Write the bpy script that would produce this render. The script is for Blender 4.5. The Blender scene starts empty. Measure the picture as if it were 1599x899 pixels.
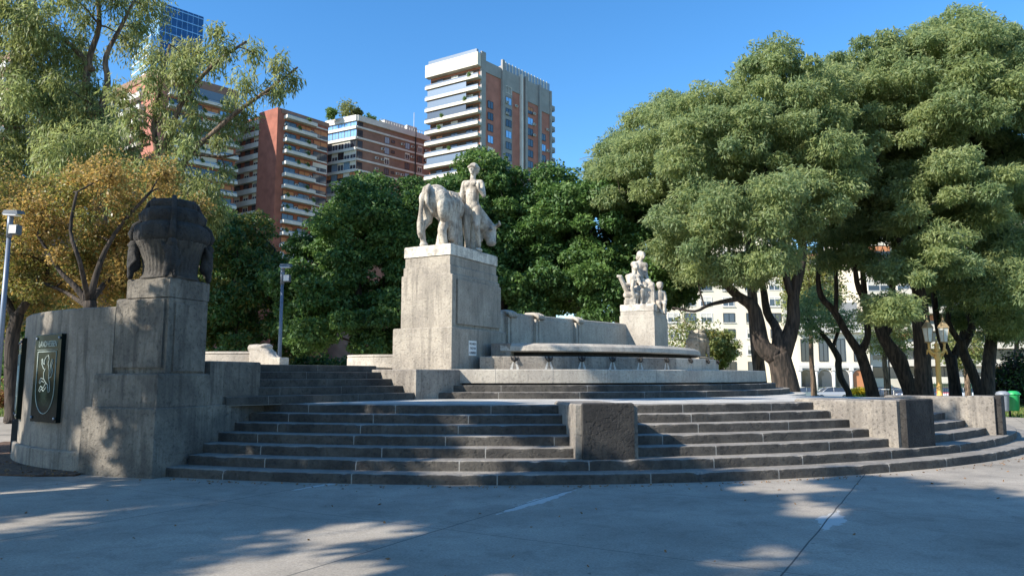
import bpy, bmesh, math, random
import numpy as np
from math import sin, cos, pi, radians, atan, atan2, tan, hypot
from mathutils import Vector, Matrix

# ------------------------------------------------------------------ camera, sky, sun, exposure
S = bpy.context.scene
COL = S.collection
FPX, HY, EYE = 1155.0, 587.0, 1.56
PITCH = atan((HY - 449.5) / FPX)
cam = bpy.data.objects.new('camera', bpy.data.cameras.new('camera'))
COL.objects.link(cam)
cam.location = (0, 0, EYE)
cam.rotation_euler = (pi / 2 + PITCH, 0, 0)
cam.data.sensor_width = 36
cam.data.lens = 36 * FPX / 1599
cam.data.clip_start = 0.1
cam.data.clip_end = 3000
S.camera = cam

SUN_H = Vector((-0.87, -0.49)).normalized()      # horizontal direction towards the sun
SUN_EL = radians(33)
w = bpy.data.worlds.new('World'); S.world = w; w.use_nodes = True
nt = w.node_tree
bg = nt.nodes['Background']
sky = nt.nodes.new('ShaderNodeTexSky')
sky.sky_type = 'NISHITA'; sky.sun_disc = False
sky.sun_elevation = SUN_EL
sky.sun_rotation = atan2(SUN_H.x, SUN_H.y)
sky.altitude = 0; sky.air_density = 1.0; sky.dust_density = 0.15; sky.ozone_density = 3.0
hsv = nt.nodes.new('ShaderNodeHueSaturation'); hsv.inputs['Saturation'].default_value = 1.27; hsv.inputs['Hue'].default_value = 0.5
nt.links.new(sky.outputs[0], hsv.inputs['Color']); nt.links.new(hsv.outputs[0], bg.inputs[0])
bg.inputs[1].default_value = 0.145
sd = bpy.data.lights.new('sun', 'SUN'); sun = bpy.data.objects.new('sun', sd); COL.objects.link(sun)
sd.energy = 5.0; sd.angle = radians(0.53); sd.color = (1.0, 0.93, 0.82)
d = Vector((SUN_H.x * cos(SUN_EL), SUN_H.y * cos(SUN_EL), sin(SUN_EL)))
sun.rotation_euler = d.to_track_quat('Z', 'Y').to_euler()
sun.location = (-30, -30, 40)
S.view_settings.view_transform = 'Standard'
S.view_settings.look = 'None'
S.view_settings.exposure = 0.86
S.view_settings.gamma = 1.0
S.render.engine = 'CYCLES'
S.cycles.max_bounces = 6
S.cycles.transparent_max_bounces = 4

# ------------------------------------------------------------------ measuring helpers
def ray(x, y):
    u = (x - 799.5) / FPX; v = (449.5 - y) / FPX
    return (u, cos(PITCH) - v * sin(PITCH), sin(PITCH) + v * cos(PITCH))
def atY(x, y, Y):
    r = ray(x, y); t = Y / r[1]
    return Vector((r[0] * t, Y, EYE + r[2] * t))
def atZ(x, y, z):
    r = ray(x, y); t = (z - EYE) / r[2]
    return Vector((r[0] * t, r[1] * t, z))
def zz(y, Y): return atY(799.5, y, Y).z
def PX(Y): return Y / FPX                 # metres per photo pixel at depth Y
def ground_z(Y):
    if Y < 44: return 0.0
    if Y < 76: return -1.15 * (Y - 44) / 32
    return -1.15

# ------------------------------------------------------------------ object helpers
def tag(o, label=None, cat=None, group=None, kind=None):
    if label: o['label'] = label
    if cat: o['category'] = cat
    if group: o['group'] = group
    if kind: o['kind'] = kind
    return o
def thing(name, label, cat, loc=(0, 0, 0), rz=0.0, group=None):
    o = bpy.data.objects.new(name, None); COL.objects.link(o)
    o.location = loc; o.rotation_euler = (0, 0, rz)
    o.empty_display_size = 0.2
    return tag(o, label, cat, group)
def dup(root, loc, rz, label=None, group=None):
    r = root.copy(); COL.objects.link(r); r.location = loc; r.rotation_euler = (0, 0, rz)
    if label: r['label'] = label
    if group: r['group'] = group
    for ch in list(root.children):
        c = ch.copy(); COL.objects.link(c); c.parent = r
        for g in list(ch.children):
            d2 = g.copy(); COL.objects.link(d2); d2.parent = c
    return r
def link_mesh(name, me, parent=None, loc=(0, 0, 0), rz=0):
    o = bpy.data.objects.new(name, me); COL.objects.link(o)
    o.location = loc; o.rotation_euler = (0, 0, rz)
    if parent: o.parent = parent
    return o

class MB:
    def __init__(s): s.v = []; s.f = []; s.m = []; s.sm = []
    def add(s, V, F, m=0, smooth=False):
        b = len(s.v); s.v.extend([tuple(p) for p in V])
        for f in F: s.f.append(tuple(i + b for i in f)); s.m.append(m); s.sm.append(smooth)
    def hexa(s, P, m=0):      # P: 4 bottom ccw, 4 top ccw
        s.add(P, [(3, 2, 1, 0), (4, 5, 6, 7), (0, 1, 5, 4), (1, 2, 6, 5), (2, 3, 7, 6), (3, 0, 4, 7)], m)
    def box(s, x0, x1, y0, y1, z0, z1, m=0):
        s.hexa([(x0, y0, z0), (x1, y0, z0), (x1, y1, z0), (x0, y1, z0), (x0, y0, z1), (x1, y0, z1), (x1, y1, z1), (x0, y1, z1)], m)
    def prism(s, poly, z0, z1, m=0):
        n = len(poly)
        V = [(p[0], p[1], z0) for p in poly] + [(p[0], p[1], z1) for p in poly]
        F = [tuple(range(n - 1, -1, -1)), tuple(range(n, 2 * n))] + [(i, (i + 1) % n, n + (i + 1) % n, n + i) for i in range(n)]
        s.add(V, F, m)
    def bprism(s, poly, z0, z1, bev=0.015, m=0):   # prism with small chamfer at the top edge (ccw poly)
        n = len(poly); P = [Vector((p[0], p[1])) for p in poly]
        c = sum(P, Vector((0, 0))) / n
        inn = []
        for i in range(n):
            e1 = (P[i] - P[i - 1]).normalized(); e2 = (P[(i + 1) % n] - P[i]).normalized()
            n1 = Vector((-e1.y, e1.x)); n2 = Vector((-e2.y, e2.x))
            b = (n1 + n2); b = b / max(0.3, b.dot(n1))
            inn.append(P[i] + b * bev)
        V = [(p.x, p.y, z0) for p in P] + [(p.x, p.y, z1 - bev) for p in P] + [(p.x, p.y, z1) for p in inn]
        F = [tuple(range(n - 1, -1, -1)), tuple(range(2 * n, 3 * n))]
        for i in range(n):
            j = (i + 1) % n
            F += [(i, j, n + j, n + i), (n + i, n + j, 2 * n + j, 2 * n + i)]
        s.add(V, F, m)
    def tube(s, pts, rad, n=8, m=0, smooth=True, caps=True):
        pts = [Vector(p) for p in pts]
        if not hasattr(rad, '__len__'): rad = [rad] * len(pts)
        V = []; F = []
        up = Vector((0, 0, 1)); prev = None
        for i, p in enumerate(pts):
            a = pts[max(0, i - 1)]; b = pts[min(len(pts) - 1, i + 1)]
            t = (b - a).normalized() if (b - a).length > 1e-9 else Vector((0, 0, 1))
            if prev is None:
                x = t.cross(up) if abs(t.z) < 0.95 else t.cross(Vector((1, 0, 0)))
            else:
                x = prev - t * prev.dot(t)
            x = x.normalized(); prev = x; y = t.cross(x)
            for k in range(n):
                a2 = 2 * pi * k / n
                V.append(p + (x * cos(a2) + y * sin(a2)) * rad[i])
        for i in range(len(pts) - 1):
            for k in range(n):
                k2 = (k + 1) % n
                F.append((i * n + k, i * n + k2, (i + 1) * n + k2, (i + 1) * n + k))
        if caps:
            F.append(tuple(range(n - 1, -1, -1))); F.append(tuple((len(pts) - 1) * n + k for k in range(n)))
        s.add(V, F, m, smooth)
    def ball(s, c, r, nu=12, nv=8, m=0, rot=None):
        if not hasattr(r, '__len__'): r = (r, r, r)
        V = []; F = []
        V.append(Vector((0, 0, -r[2])))
        for j in range(1, nv):
            th = -pi / 2 + pi * j / nv
            for i in range(nu):
                a = 2 * pi * i / nu
                V.append(Vector((r[0] * cos(th) * cos(a), r[1] * cos(th) * sin(a), r[2] * sin(th))))
        V.append(Vector((0, 0, r[2])))
        if rot: V = [rot @ v for v in V]
        V = [v + Vector(c) for v in V]
        for i in range(nu):
            F.append((0, 1 + (i + 1) % nu, 1 + i))
            F.append((len(V) - 1, 1 + (nv - 2) * nu + i, 1 + (nv - 2) * nu + (i + 1) % nu))
        for j in range(nv - 2):
            for i in range(nu):
                i2 = (i + 1) % nu
                F.append((1 + j * nu + i, 1 + j * nu + i2, 1 + (j + 1) * nu + i2, 1 + (j + 1) * nu + i))
        s.add(V, F, m, True)
    def lathe(s, prof, n=24, c=(0, 0, 0), m=0, smooth=True, mod=None):
        V = []; F = []; k = len(prof)
        for j, (r, z) in enumerate(prof):
            for i in range(n):
                a = 2 * pi * i / n
                rr = r * (mod(a, j) if mod else 1)
                V.append((c[0] + rr * cos(a), c[1] + rr * sin(a), c[2] + z))
        for j in range(k - 1):
            for i in range(n):
                i2 = (i + 1) % n
                F.append((j * n + i, j * n + i2, (j + 1) * n + i2, (j + 1) * n + i))
        F.append(tuple(range(n - 1, -1, -1))); F.append(tuple((k - 1) * n + i for i in range(n)))
        s.add(V, F, m, smooth)
    def mesh(s, name, mats):
        me = bpy.data.meshes.new(name)
        me.from_pydata(s.v, [], s.f)
        for mt in (mats if isinstance(mats, (list, tuple)) else [mats]): me.materials.append(mt)
        me.polygons.foreach_set('material_index', s.m)
        me.polygons.foreach_set('use_smooth', s.sm)
        me.update()
        return me
    def build(s, name, mats, parent=None, loc=(0, 0, 0), rz=0):
        return link_mesh(name, s.mesh(name, mats), parent, loc, rz)

def fast_mesh(name, V, nq, mats, midx=None, smooth=False):
    """V: (4*nq,3) array of separate quads"""
    me = bpy.data.meshes.new(name)
    me.vertices.add(len(V)); me.vertices.foreach_set('co', V.astype(np.float32).ravel())
    me.loops.add(len(V)); me.loops.foreach_set('vertex_index', np.arange(len(V), dtype=np.int32))
    me.polygons.add(nq)
    me.polygons.foreach_set('loop_start', np.arange(0, len(V), 4, dtype=np.int32))
    me.polygons.foreach_set('loop_total', np.full(nq, 4, dtype=np.int32))
    for mt in mats: me.materials.append(mt)
    if midx is not None: me.polygons.foreach_set('material_index', midx.astype(np.int32))
    me.update(calc_edges=True); me.validate()
    return me

# carved figures: tapered capsules and ellipsoids fused by a voxel remesh into one continuous surface
def blob(name, prims, voxel, mat, parent, smooth=4, rot=None, loc=(0, 0, 0), scale=1.0):
    mb = MB()
    for p in prims:
        if p[0] == 'c':      # ('c', a, b, ra, rb)
            a, b, ra, rb = Vector(p[1]), Vector(p[2]), p[3], p[4]
            d = (b - a); L = max(d.length, 1e-4); d = d / L
            pts = []; rr = []
            for k in range(4):
                t = pi / 2 * (1 - k / 4 * 1.0); pts.append(a - d * ra * sin(t)); rr.append(max(0.002, ra * cos(t)))
            pts.append(a); rr.append(ra); pts.append(b); rr.append(rb)
            for k in range(1, 5):
                t = pi / 2 * k / 4; pts.append(b + d * rb * sin(t)); rr.append(max(0.002, rb * cos(t)))
            mb.tube(pts, rr, 10)
        elif p[0] == 'e':    # ('e', c, (rx,ry,rz), euler)
            R = None
            if len(p) > 3:
                from mathutils import Euler
                R = Euler(p[3]).to_matrix()
            mb.ball(p[1], p[2], 14, 10, rot=R)
        elif p[0] == 'b':    # box
            mb.box(*p[1])
        elif p[0] == 't':    # polyline tube
            mb.tube(p[1], p[2], 10)
    if scale != 1.0: mb.v = [(x * scale, y * scale, z * scale) for x, y, z in mb.v]
    me = mb.mesh(name + '_raw', [mat])
    o = bpy.data.objects.new(name, me); COL.objects.link(o)
    md = o.modifiers.new('r', 'REMESH'); md.mode = 'VOXEL'; md.voxel_size = voxel
    sm = o.modifiers.new('s', 'SMOOTH'); sm.iterations = smooth; sm.factor = 0.5
    dg = bpy.context.evaluated_depsgraph_get(); dg.update()
    me2 = bpy.data.meshes.new_from_object(o.evaluated_get(dg))
    o.modifiers.clear(); o.data = me2; me2.name = name
    if not me2.materials: me2.materials.append(mat)
    me2.polygons.foreach_set('use_smooth', [True] * len(me2.polygons))
    bpy.data.meshes.remove(me)
    o.location = loc; o.parent = parent
    if rot is not None: o.rotation_euler = (0, 0, rot)
    return o

# ------------------------------------------------------------------ materials
def newmat(name):
    m = bpy.data.materials.new(name); m.use_nodes = True
    return m, m.node_tree, m.node_tree.nodes['Principled BSDF']
def simple(name, col, rough=0.7, metal=0.0, var=0.15, scale=6, bump=0.0, spec=None, coat=0):
    m, t, b = newmat(name)
    n = t.nodes.new('ShaderNodeTexNoise'); n.inputs['Scale'].default_value = scale; n.inputs['Detail'].default_value = 5
    tc = t.nodes.new('ShaderNodeTexCoord'); t.links.new(tc.outputs['Object'], n.inputs['Vector'])
    mr = t.nodes.new('ShaderNodeMapRange'); mr.inputs[1].default_value = .3; mr.inputs[2].default_value = .7
    mr.inputs[3].default_value = 1 - var; mr.inputs[4].default_value = 1 + var
    t.links.new(n.outputs['Fac'], mr.inputs[0])
    mx = t.nodes.new('ShaderNodeVectorMath'); mx.operation = 'SCALE'; mx.inputs[0].default_value = col[:3]
    t.links.new(mr.outputs[0], mx.inputs['Scale']); t.links.new(mx.outputs[0], b.inputs['Base Color'])
    b.inputs['Roughness'].default_value = rough; b.inputs['Metallic'].default_value = metal
    if coat: b.inputs['Coat Weight'].default_value = coat; b.inputs['Coat Roughness'].default_value = 0.05
    if bump:
        bp = t.nodes.new('ShaderNodeBump'); bp.inputs['Strength'].default_value = bump; bp.inputs['Distance'].default_value = .02
        n2 = t.nodes.new('ShaderNodeTexNoise'); n2.inputs['Scale'].default_value = scale * 5; n2.inputs['Detail'].default_value = 6
        t.links.new(tc.outputs['Object'], n2.inputs['Vector'])
        t.links.new(n2.outputs['Fac'], bp.inputs['Height']); t.links.new(bp.outputs[0], b.inputs['Normal'])
    return m
def stone(name, base, dark, streak=0.6, patch=(0.42, 0.62), scale=1.3, bump=0.5, pit=0.6, rough=0.88, lichen=None):
    """weathered stone: broad stains, vertical run marks, pitting and grain"""
    m, t, b = newmat(name)
    L = t.links.new; N = t.nodes.new
    geo = N('ShaderNodeNewGeometry')
    pos = geo.outputs['Position']
    n1 = N('ShaderNodeTexNoise'); n1.inputs['Scale'].default_value = scale; n1.inputs['Detail'].default_value = 9; n1.inputs['Roughness'].default_value = .62
    L(pos, n1.inputs['Vector'])
    r1 = N('ShaderNodeMapRange'); r1.inputs[1].default_value = patch[0]; r1.inputs[2].default_value = patch[1]; r1.interpolation_type = 'SMOOTHSTEP'
    L(n1.outputs['Fac'], r1.inputs[0])
    mp = N('ShaderNodeMapping'); mp.inputs['Scale'].default_value = (5, 5, .45); L(pos, mp.inputs['Vector'])
    n2 = N('ShaderNodeTexNoise'); n2.inputs['Scale'].default_value = 1.6; n2.inputs['Detail'].default_value = 6; n2.inputs['Roughness'].default_value = .6
    L(mp.outputs[0], n2.inputs['Vector'])
    r2 = N('ShaderNodeMapRange'); r2.inputs[1].default_value = .48; r2.inputs[2].default_value = .68; r2.inputs[3].default_value = 0; r2.inputs[4].default_value = streak
    L(n2.outputs['Fac'], r2.inputs[0])
    n3 = N('ShaderNodeTexNoise'); n3.inputs['Scale'].default_value = 26; n3.inputs['Detail'].default_value = 7; n3.inputs['Roughness'].default_value = .7
    L(pos, n3.inputs['Vector'])
    mix = N('ShaderNodeMix'); mix.data_type = 'RGBA'
    mix.inputs[6].default_value = (*dark, 1); mix.inputs[7].default_value = (*base, 1); L(r1.outputs[0], mix.inputs[0])
    mix2 = N('ShaderNodeMix'); mix2.data_type = 'RGBA'; L(r2.outputs[0], mix2.inputs[0]); L(mix.outputs[2], mix2.inputs[6])
    mix2.inputs[7].default_value = (dark[0] * .6, dark[1] * .6, dark[2] * .6, 1)
    r3 = N('ShaderNodeMapRange'); r3.inputs[1].default_value = .3; r3.inputs[2].default_value = .7; r3.inputs[3].default_value = .80; r3.inputs[4].default_value = 1.17
    L(n3.outputs['Fac'], r3.inputs[0])
    sc = N('ShaderNodeVectorMath'); sc.operation = 'SCALE'; L(mix2.outputs[2], sc.inputs[0]); L(r3.outputs[0], sc.inputs['Scale'])
    # pits
    vo = N('ShaderNodeTexNoise'); vo.inputs['Scale'].default_value = 17; vo.inputs['Detail'].default_value = 5; vo.inputs['Distortion'].default_value = .2; L(pos, vo.inputs['Vector'])
    rp = N('ShaderNodeMapRange'); rp.inputs[1].default_value = .33; rp.inputs[2].default_value = .45; rp.inputs[3].default_value = 1 - pit; rp.inputs[4].default_value = 1
    L(vo.outputs['Fac'], rp.inputs[0])
    sc2 = N('ShaderNodeVectorMath'); sc2.operation = 'SCALE'; L(sc.outputs[0], sc2.inputs[0]); L(rp.outputs[0], sc2.inputs['Scale'])
    L(sc2.outputs[0], b.inputs['Base Color'])
    b.inputs['Roughness'].default_value = rough
    hm = N('ShaderNodeMath'); hm.operation = 'ADD'; L(n3.outputs['Fac'], hm.inputs[0])
    hm2 = N('ShaderNodeMath'); hm2.operation = 'MULTIPLY'; L(rp.outputs[0], hm2.inputs[0]); hm2.inputs[1].default_value = 1.2
    L(hm2.outputs[0], hm.inputs[1])
    bp = N('ShaderNodeBump'); bp.inputs['Strength'].default_value = bump; bp.inputs['Distance'].default_value = .03
    L(hm.outputs[0], bp.inputs['Height']); L(bp.outputs[0], b.inputs['Normal'])
    return m
def leafmat(name, c1, c2, trans=0.35, rough=0.55, scale=.6):
    m, t, b = newmat(name)
    L = t.links.new; N = t.nodes.new
    geo = N('ShaderNodeNewGeometry')
    n = N('ShaderNodeTexNoise'); n.inputs['Scale'].default_value = scale; n.inputs['Detail'].default_value = 4; L(geo.outputs['Position'], n.inputs['Vector'])
    wn = N('ShaderNodeTexWhiteNoise'); wn.noise_dimensions = '1D'; L(geo.outputs['Random Per Island'], wn.inputs['W'])
    ad = N('ShaderNodeMath'); ad.operation = 'MULTIPLY_ADD'; L(geo.outputs['Random Per Island'], ad.inputs[0]); ad.inputs[1].default_value = .45; 
    r = N('ShaderNodeMapRange'); r.inputs[1].default_value = .3; r.inputs[2].default_value = .7; r.inputs[3].default_value = 0; r.inputs[4].default_value = .6
    L(n.outputs['Fac'], r.inputs[0]); L(r.outputs[0], ad.inputs[2])
    mix = N('ShaderNodeMix'); mix.data_type = 'RGBA'; mix.inputs[6].default_value = (*c1, 1); mix.inputs[7].default_value = (*c2, 1)
    L(ad.outputs[0], mix.inputs[0])
    L(mix.outputs[2], b.inputs['Base Color']); b.inputs['Roughness'].default_value = rough
    tr = N('ShaderNodeBsdfTranslucent'); 
    hs = N('ShaderNodeHueSaturation'); hs.inputs['Value'].default_value = 1.5; L(mix.outputs[2], hs.inputs['Color']); L(hs.outputs[0], tr.inputs['Color'])
    ms = N('ShaderNodeMixShader'); ms.inputs[0].default_value = trans
    L(b.outputs[0], ms.inputs[1]); L(tr.outputs[0], ms.inputs[2])
    L(ms.outputs[0], t.nodes['Material Output'].inputs['Surface'])
    return m
def bark(name, c1, c2):
    m, t, b = newmat(name); L = t.links.new; N = t.nodes.new
    geo = N('ShaderNodeNewGeometry')
    mp = N('ShaderNodeMapping'); mp.inputs['Scale'].default_value = (7, 7, 1.2); L(geo.outputs['Position'], mp.inputs['Vector'])
    n = N('ShaderNodeTexNoise'); n.inputs['Scale'].default_value = 1.4; n.inputs['Detail'].default_value = 7; n.inputs['Distortion'].default_value = .6; L(mp.outputs[0], n.inputs['Vector'])
    r = N('ShaderNodeMapRange'); r.inputs[1].default_value = .38; r.inputs[2].default_value = .64; L(n.outputs['Fac'], r.inputs[0])
    mix = N('ShaderNodeMix'); mix.data_type = 'RGBA'; mix.inputs[6].default_value = (*c1, 1); mix.inputs[7].default_value = (*c2, 1); L(r.outputs[0], mix.inputs[0])
    L(mix.outputs[2], b.inputs['Base Color']); b.inputs['Roughness'].default_value = .95
    bp = N('ShaderNodeBump'); bp.inputs['Strength'].default_value = .9; bp.inputs['Distance'].default_value = .06; L(n.outputs['Fac'], bp.inputs['Height']); L(bp.outputs[0], b.inputs['Normal'])
    return m
def glassy(name, col, rough=.08, metal=.0, scale=.35):
    m, t, b = newmat(name); L = t.links.new; N = t.nodes.new
    oi = N('ShaderNodeObjectInfo')
    mr = N('ShaderNodeMapRange'); mr.inputs[3].default_value = .5; mr.inputs[4].default_value = 1.8; L(oi.outputs['Random'], mr.inputs[0])
    sc = N('ShaderNodeVectorMath'); sc.operation = 'SCALE'; sc.inputs[0].default_value = col; L(mr.outputs[0], sc.inputs['Scale']); L(sc.outputs[0], b.inputs['Base Color'])
    b.inputs['Roughness'].default_value = rough; b.inputs['Metallic'].default_value = metal
    b.inputs['Specular IOR Level'].default_value = .9
    return m

M = {}
M['stone'] = stone('weathered_stone', (.31, .275, .228), (.18, .158, .135), .65, patch=(.36, .68), pit=.35)
M['stone_light'] = stone('pale_stone', (.48, .43, .355), (.36, .32, .27), .4, bump=.35, patch=(.36, .68), pit=.25)
M['stone_rough'] = stone('pitted_stone', (.42, .37, .30), (.29, .255, .21), .7, bump=.9, pit=.22, patch=(.36, .68))
M['stone_pier'] = stone('grimy_pier_stone', (.235, .205, .165), (.115, .102, .085), .8, bump=.8, patch=(.36, .68), pit=.3, scale=1.6)
M['stone_tread'] = stone('sky_lit_tread_stone', (.28, .255, .22), (.19, .172, .15), .1, bump=.4, scale=2.2, patch=(.34, .7), pit=.3)  # paler than the risers: sky light on treads put into the colour
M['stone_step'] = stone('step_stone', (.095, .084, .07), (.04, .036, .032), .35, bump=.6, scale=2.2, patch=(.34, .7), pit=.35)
M['stone_dark'] = stone('near_black_stone', (.045, .041, .036), (.02, .018, .017), .6, bump=.8, scale=2.5, patch=(.34, .7), pit=.4)  # near-black tone shared by urn, rim support and pier fronts
M['marble'] = stone('weathered_marble', (.70, .64, .54), (.36, .32, .27), .5, patch=(.36, .56), bump=.5, pit=.3, scale=2.2)
M['marble_carved'] = stone('carved_marble', (.58, .52, .43), (.30, .26, .215), .75, patch=(.34, .60), bump=.6, pit=.3, scale=3.5)
M['mortar'] = simple('pale_mortar', (.23, .22, .20), .9, scale=20)
M['bark_dark'] = bark('dark_bark', (.016, .013, .010), (.07, .052, .04))
M['bark_brown'] = bark('brown_bark', (.05, .035, .025), (.22, .15, .10))
M['tipa1'] = leafmat('feathery_leaf', (.18, .235, .085), (.33, .37, .15), .52)
M['tipa2'] = leafmat('feathery_leaf_blue', (.13, .20, .09), (.26, .32, .145), .52)
M['dark1'] = leafmat('glossy_leaf', (.028, .072, .018), (.08, .165, .034), .25, .6)
M['dark2'] = leafmat('glossy_leaf_bright', (.055, .125, .025), (.15, .235, .055), .35, .6)
M['gold1'] = leafmat('golden_leaf', (.23, .15, .045), (.46, .31, .09), .45)
M['gold2'] = leafmat('olive_leaf', (.09, .11, .025), (.24, .22, .05), .4)
M['olive1'] = leafmat('olive_drooping_leaf', (.12, .15, .045), (.27, .28, .09), .45)
M['steel'] = simple('painted_steel', (.15, .18, .23), .45, .3, var=.05)
M['dark_metal'] = simple('dark_metal', (.03, .035, .04), .5, .4)
M['glass'] = glassy('window_glass', (.035, .045, .06))
M['white'] = simple('white_paint', (.74, .72, .68), .7, var=.08, scale=.4)
M['cream'] = simple('cream_render', (.72, .64, .50), .85, var=.08, scale=.3)
M['plaque'] = simple('black_granite', (.008, .014, .013), .10, 0, var=.2)
M['plaque'].node_tree.nodes['Principled BSDF'].inputs['Specular IOR Level'].default_value = 0.1; M['plaque'].node_tree.nodes['Principled BSDF'].inputs['IOR'].default_value = 1.22
M['engrave'] = simple('engraved_line', (.30, .36, .33), .6, var=.05)
# ------------------------------------------------------------------ ground
CX, CY = -0.25, 26.0           # centre of the round monument
def pol(R, deg): a = radians(deg); return Vector((CX + R * sin(a), CY - R * cos(a)))    # 0 deg = towards the camera, + to the right

def concrete():
    m, t, b = newmat('concrete_paving'); L = t.links.new; N = t.nodes.new
    geo = N('ShaderNodeNewGeometry'); pos = geo.outputs['Position']
    sep = N('ShaderNodeSeparateXYZ'); L(pos, sep.inputs[0])
    def math(op, a, c, d3=None):
        n = N('ShaderNodeMath'); n.operation = op
        for i, q in enumerate((a, c, d3)):
            if q is None: continue
            if isinstance(q, (int, float)): n.inputs[i].default_value = q
            else: L(q, n.inputs[i])
        return n.outputs[0]
    nd = N('ShaderNodeTexNoise'); nd.inputs['Scale'].default_value = 1.5; L(pos, nd.inputs['Vector'])
    wob = math('MULTIPLY', math('SUBTRACT', nd.outputs['Fac'], .5), .03)
    A = math('ADD', math('SUBTRACT', math('MULTIPLY', sep.outputs[0], .864), math('MULTIPLY', sep.outputs[1], .503)), wob)
    B = math('ADD', math('ADD', math('MULTIPLY', sep.outputs[0], .503), math('MULTIPLY', sep.outputs[1], .864)), wob)
    def line(c, off, per, wd):
        f = math('FRACT', math('DIVIDE', math('SUBTRACT', c, off), per), 0)
        dd = math('MULTIPLY', math('MINIMUM', f, math('SUBTRACT', 1.0, f)), per)
        return math('LESS_THAN', dd, wd)
    ln = math('MAXIMUM', line(A, -1.21, 3.35, .008), line(B, 6.41, 3.35, .005))
    # pale repair smears beside two of the joints
    def smear(a0, b0, la, lb):
        da = math('ABSOLUTE', math('SUBTRACT', A, a0), 0); db = math('ABSOLUTE', math('SUBTRACT', B, b0), 0)
        r = math('ADD', math('DIVIDE', da, la), math('DIVIDE', db, lb))
        ns = N('ShaderNodeTexNoise'); ns.inputs['Scale'].default_value = 7; ns.inputs['Detail'].default_value = 6; L(pos, ns.inputs['Vector'])
        return math('LESS_THAN', math('ADD', r, math('MULTIPLY', ns.outputs['Fac'], 1.4)), 1.55)
    sm = math('MAXIMUM', math('MAXIMUM', smear(-1.17, 8.9, .17, .75), smear(-4.5, 8.4, .12, 1.3)), smear(-7.85, 8.2, .10, .9))
    n1 = N('ShaderNodeTexNoise'); n1.inputs['Scale'].default_value = .5; n1.inputs['Detail'].default_value = 8; n1.inputs['Roughness'].default_value = .65; L(pos, n1.inputs['Vector'])
    n2 = N('ShaderNodeTexNoise'); n2.inputs['Scale'].default_value = 45; n2.inputs['Detail'].default_value = 6; n2.inputs['Roughness'].default_value = .8; L(pos, n2.inputs['Vector'])
    mix = N('ShaderNodeMix'); mix.data_type = 'RGBA'; mix.inputs[6].default_value = (.22, .195, .16, 1); mix.inputs[7].default_value = (.41, .36, .295, 1)
    r1 = N('ShaderNodeMapRange'); r1.inputs[1].default_value = .3; r1.inputs[2].default_value = .68; L(n1.outputs['Fac'], r1.inputs[0]); L(r1.outputs[0], mix.inputs[0])
    r2 = N('ShaderNodeMapRange'); r2.inputs[1].default_value = .3; r2.inputs[2].default_value = .7; r2.inputs[3].default_value = .62; r2.inputs[4].default_value = 1.32; L(n2.outputs['Fac'], r2.inputs[0])
    sc = N('ShaderNodeVectorMath'); sc.operation = 'SCALE'; L(mix.outputs[2], sc.inputs[0]); L(r2.outputs[0], sc.inputs['Scale'])
    # hairline cracks
    vr = N('ShaderNodeTexVoronoi'); vr.feature = 'DISTANCE_TO_EDGE'; vr.inputs['Scale'].default_value = .16
    ndd = N('ShaderNodeTexNoise'); ndd.inputs['Scale'].default_value = 1.2; ndd.inputs['Detail'].default_value = 6; L(pos, ndd.inputs['Vector'])
    va = N('ShaderNodeVectorMath'); va.operation = 'MULTIPLY_ADD'; L(ndd.outputs['Color'], va.inputs[0]); va.inputs[1].default_value = (1.6, 1.6, 0); L(pos, va.inputs[2]); L(va.outputs[0], vr.inputs['Vector'])
    crack = math('LESS_THAN', vr.outputs['Distance'], .0012)
    ns2 = N('ShaderNodeTexNoise'); ns2.inputs['Scale'].default_value = 2.3; ns2.inputs['Detail'].default_value = 9; ns2.inputs['Roughness'].default_value = .7; ns2.inputs['Distortion'].default_value = .8; L(pos, ns2.inputs['Vector'])
    rs = N('ShaderNodeMapRange'); rs.inputs[1].default_value = .50; rs.inputs[2].default_value = .72; rs.inputs[3].default_value = 1; rs.inputs[4].default_value = .68; L(ns2.outputs['Fac'], rs.inputs[0])
    ns3 = N('ShaderNodeTexNoise'); ns3.inputs['Scale'].default_value = 14; ns3.inputs['Detail'].default_value = 2; L(pos, ns3.inputs['Vector'])
    rs3 = N('ShaderNodeMapRange'); rs3.inputs[1].default_value = .70; rs3.inputs[2].default_value = .74; rs3.inputs[3].default_value = 1; rs3.inputs[4].default_value = .55; L(ns3.outputs['Fac'], rs3.inputs[0])
    sc9 = N('ShaderNodeVectorMath'); sc9.operation = 'SCALE'; L(sc.outputs[0], sc9.inputs[0]); L(math('MULTIPLY', rs.outputs[0], rs3.outputs[0]), sc9.inputs['Scale'])
    m2 = N('ShaderNodeMix'); m2.data_type = 'RGBA'; L(math('MULTIPLY', sm, .6), m2.inputs[0]); L(sc9.outputs[0], m2.inputs[6]); m2.inputs[7].default_value = (.62, .61, .58, 1)
    m3 = N('ShaderNodeMix'); m3.data_type = 'RGBA'; L(math('MAXIMUM', ln, math('MULTIPLY', crack, .0)), m3.inputs[0]); L(m2.outputs[2], m3.inputs[6]); m3.inputs[7].default_value = (.07, .068, .062, 1)
    L(m3.outputs[2], b.inputs['Base Color']); b.inputs['Roughness'].default_value = .8
    bp = N('ShaderNodeBump'); bp.inputs['Strength'].default_value = .35; bp.inputs['Distance'].default_value = .01; L(n2.outputs['Fac'], bp.inputs['Height']); L(bp.outputs[0], b.inputs['Normal'])
    return m
M['concrete'] = concrete()
M['asphalt'] = simple('asphalt', (.055, .055, .058), .85, scale=3, var=.25)
M['grassland'] = simple('lawn_soil', (.07, .12, .025), .95, scale=1.2, var=.5, bump=.8)
M['mulch'] = simple('leaf_mulch', (.10, .055, .032), .95, scale=14, var=.7, bump=1.0)
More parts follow.
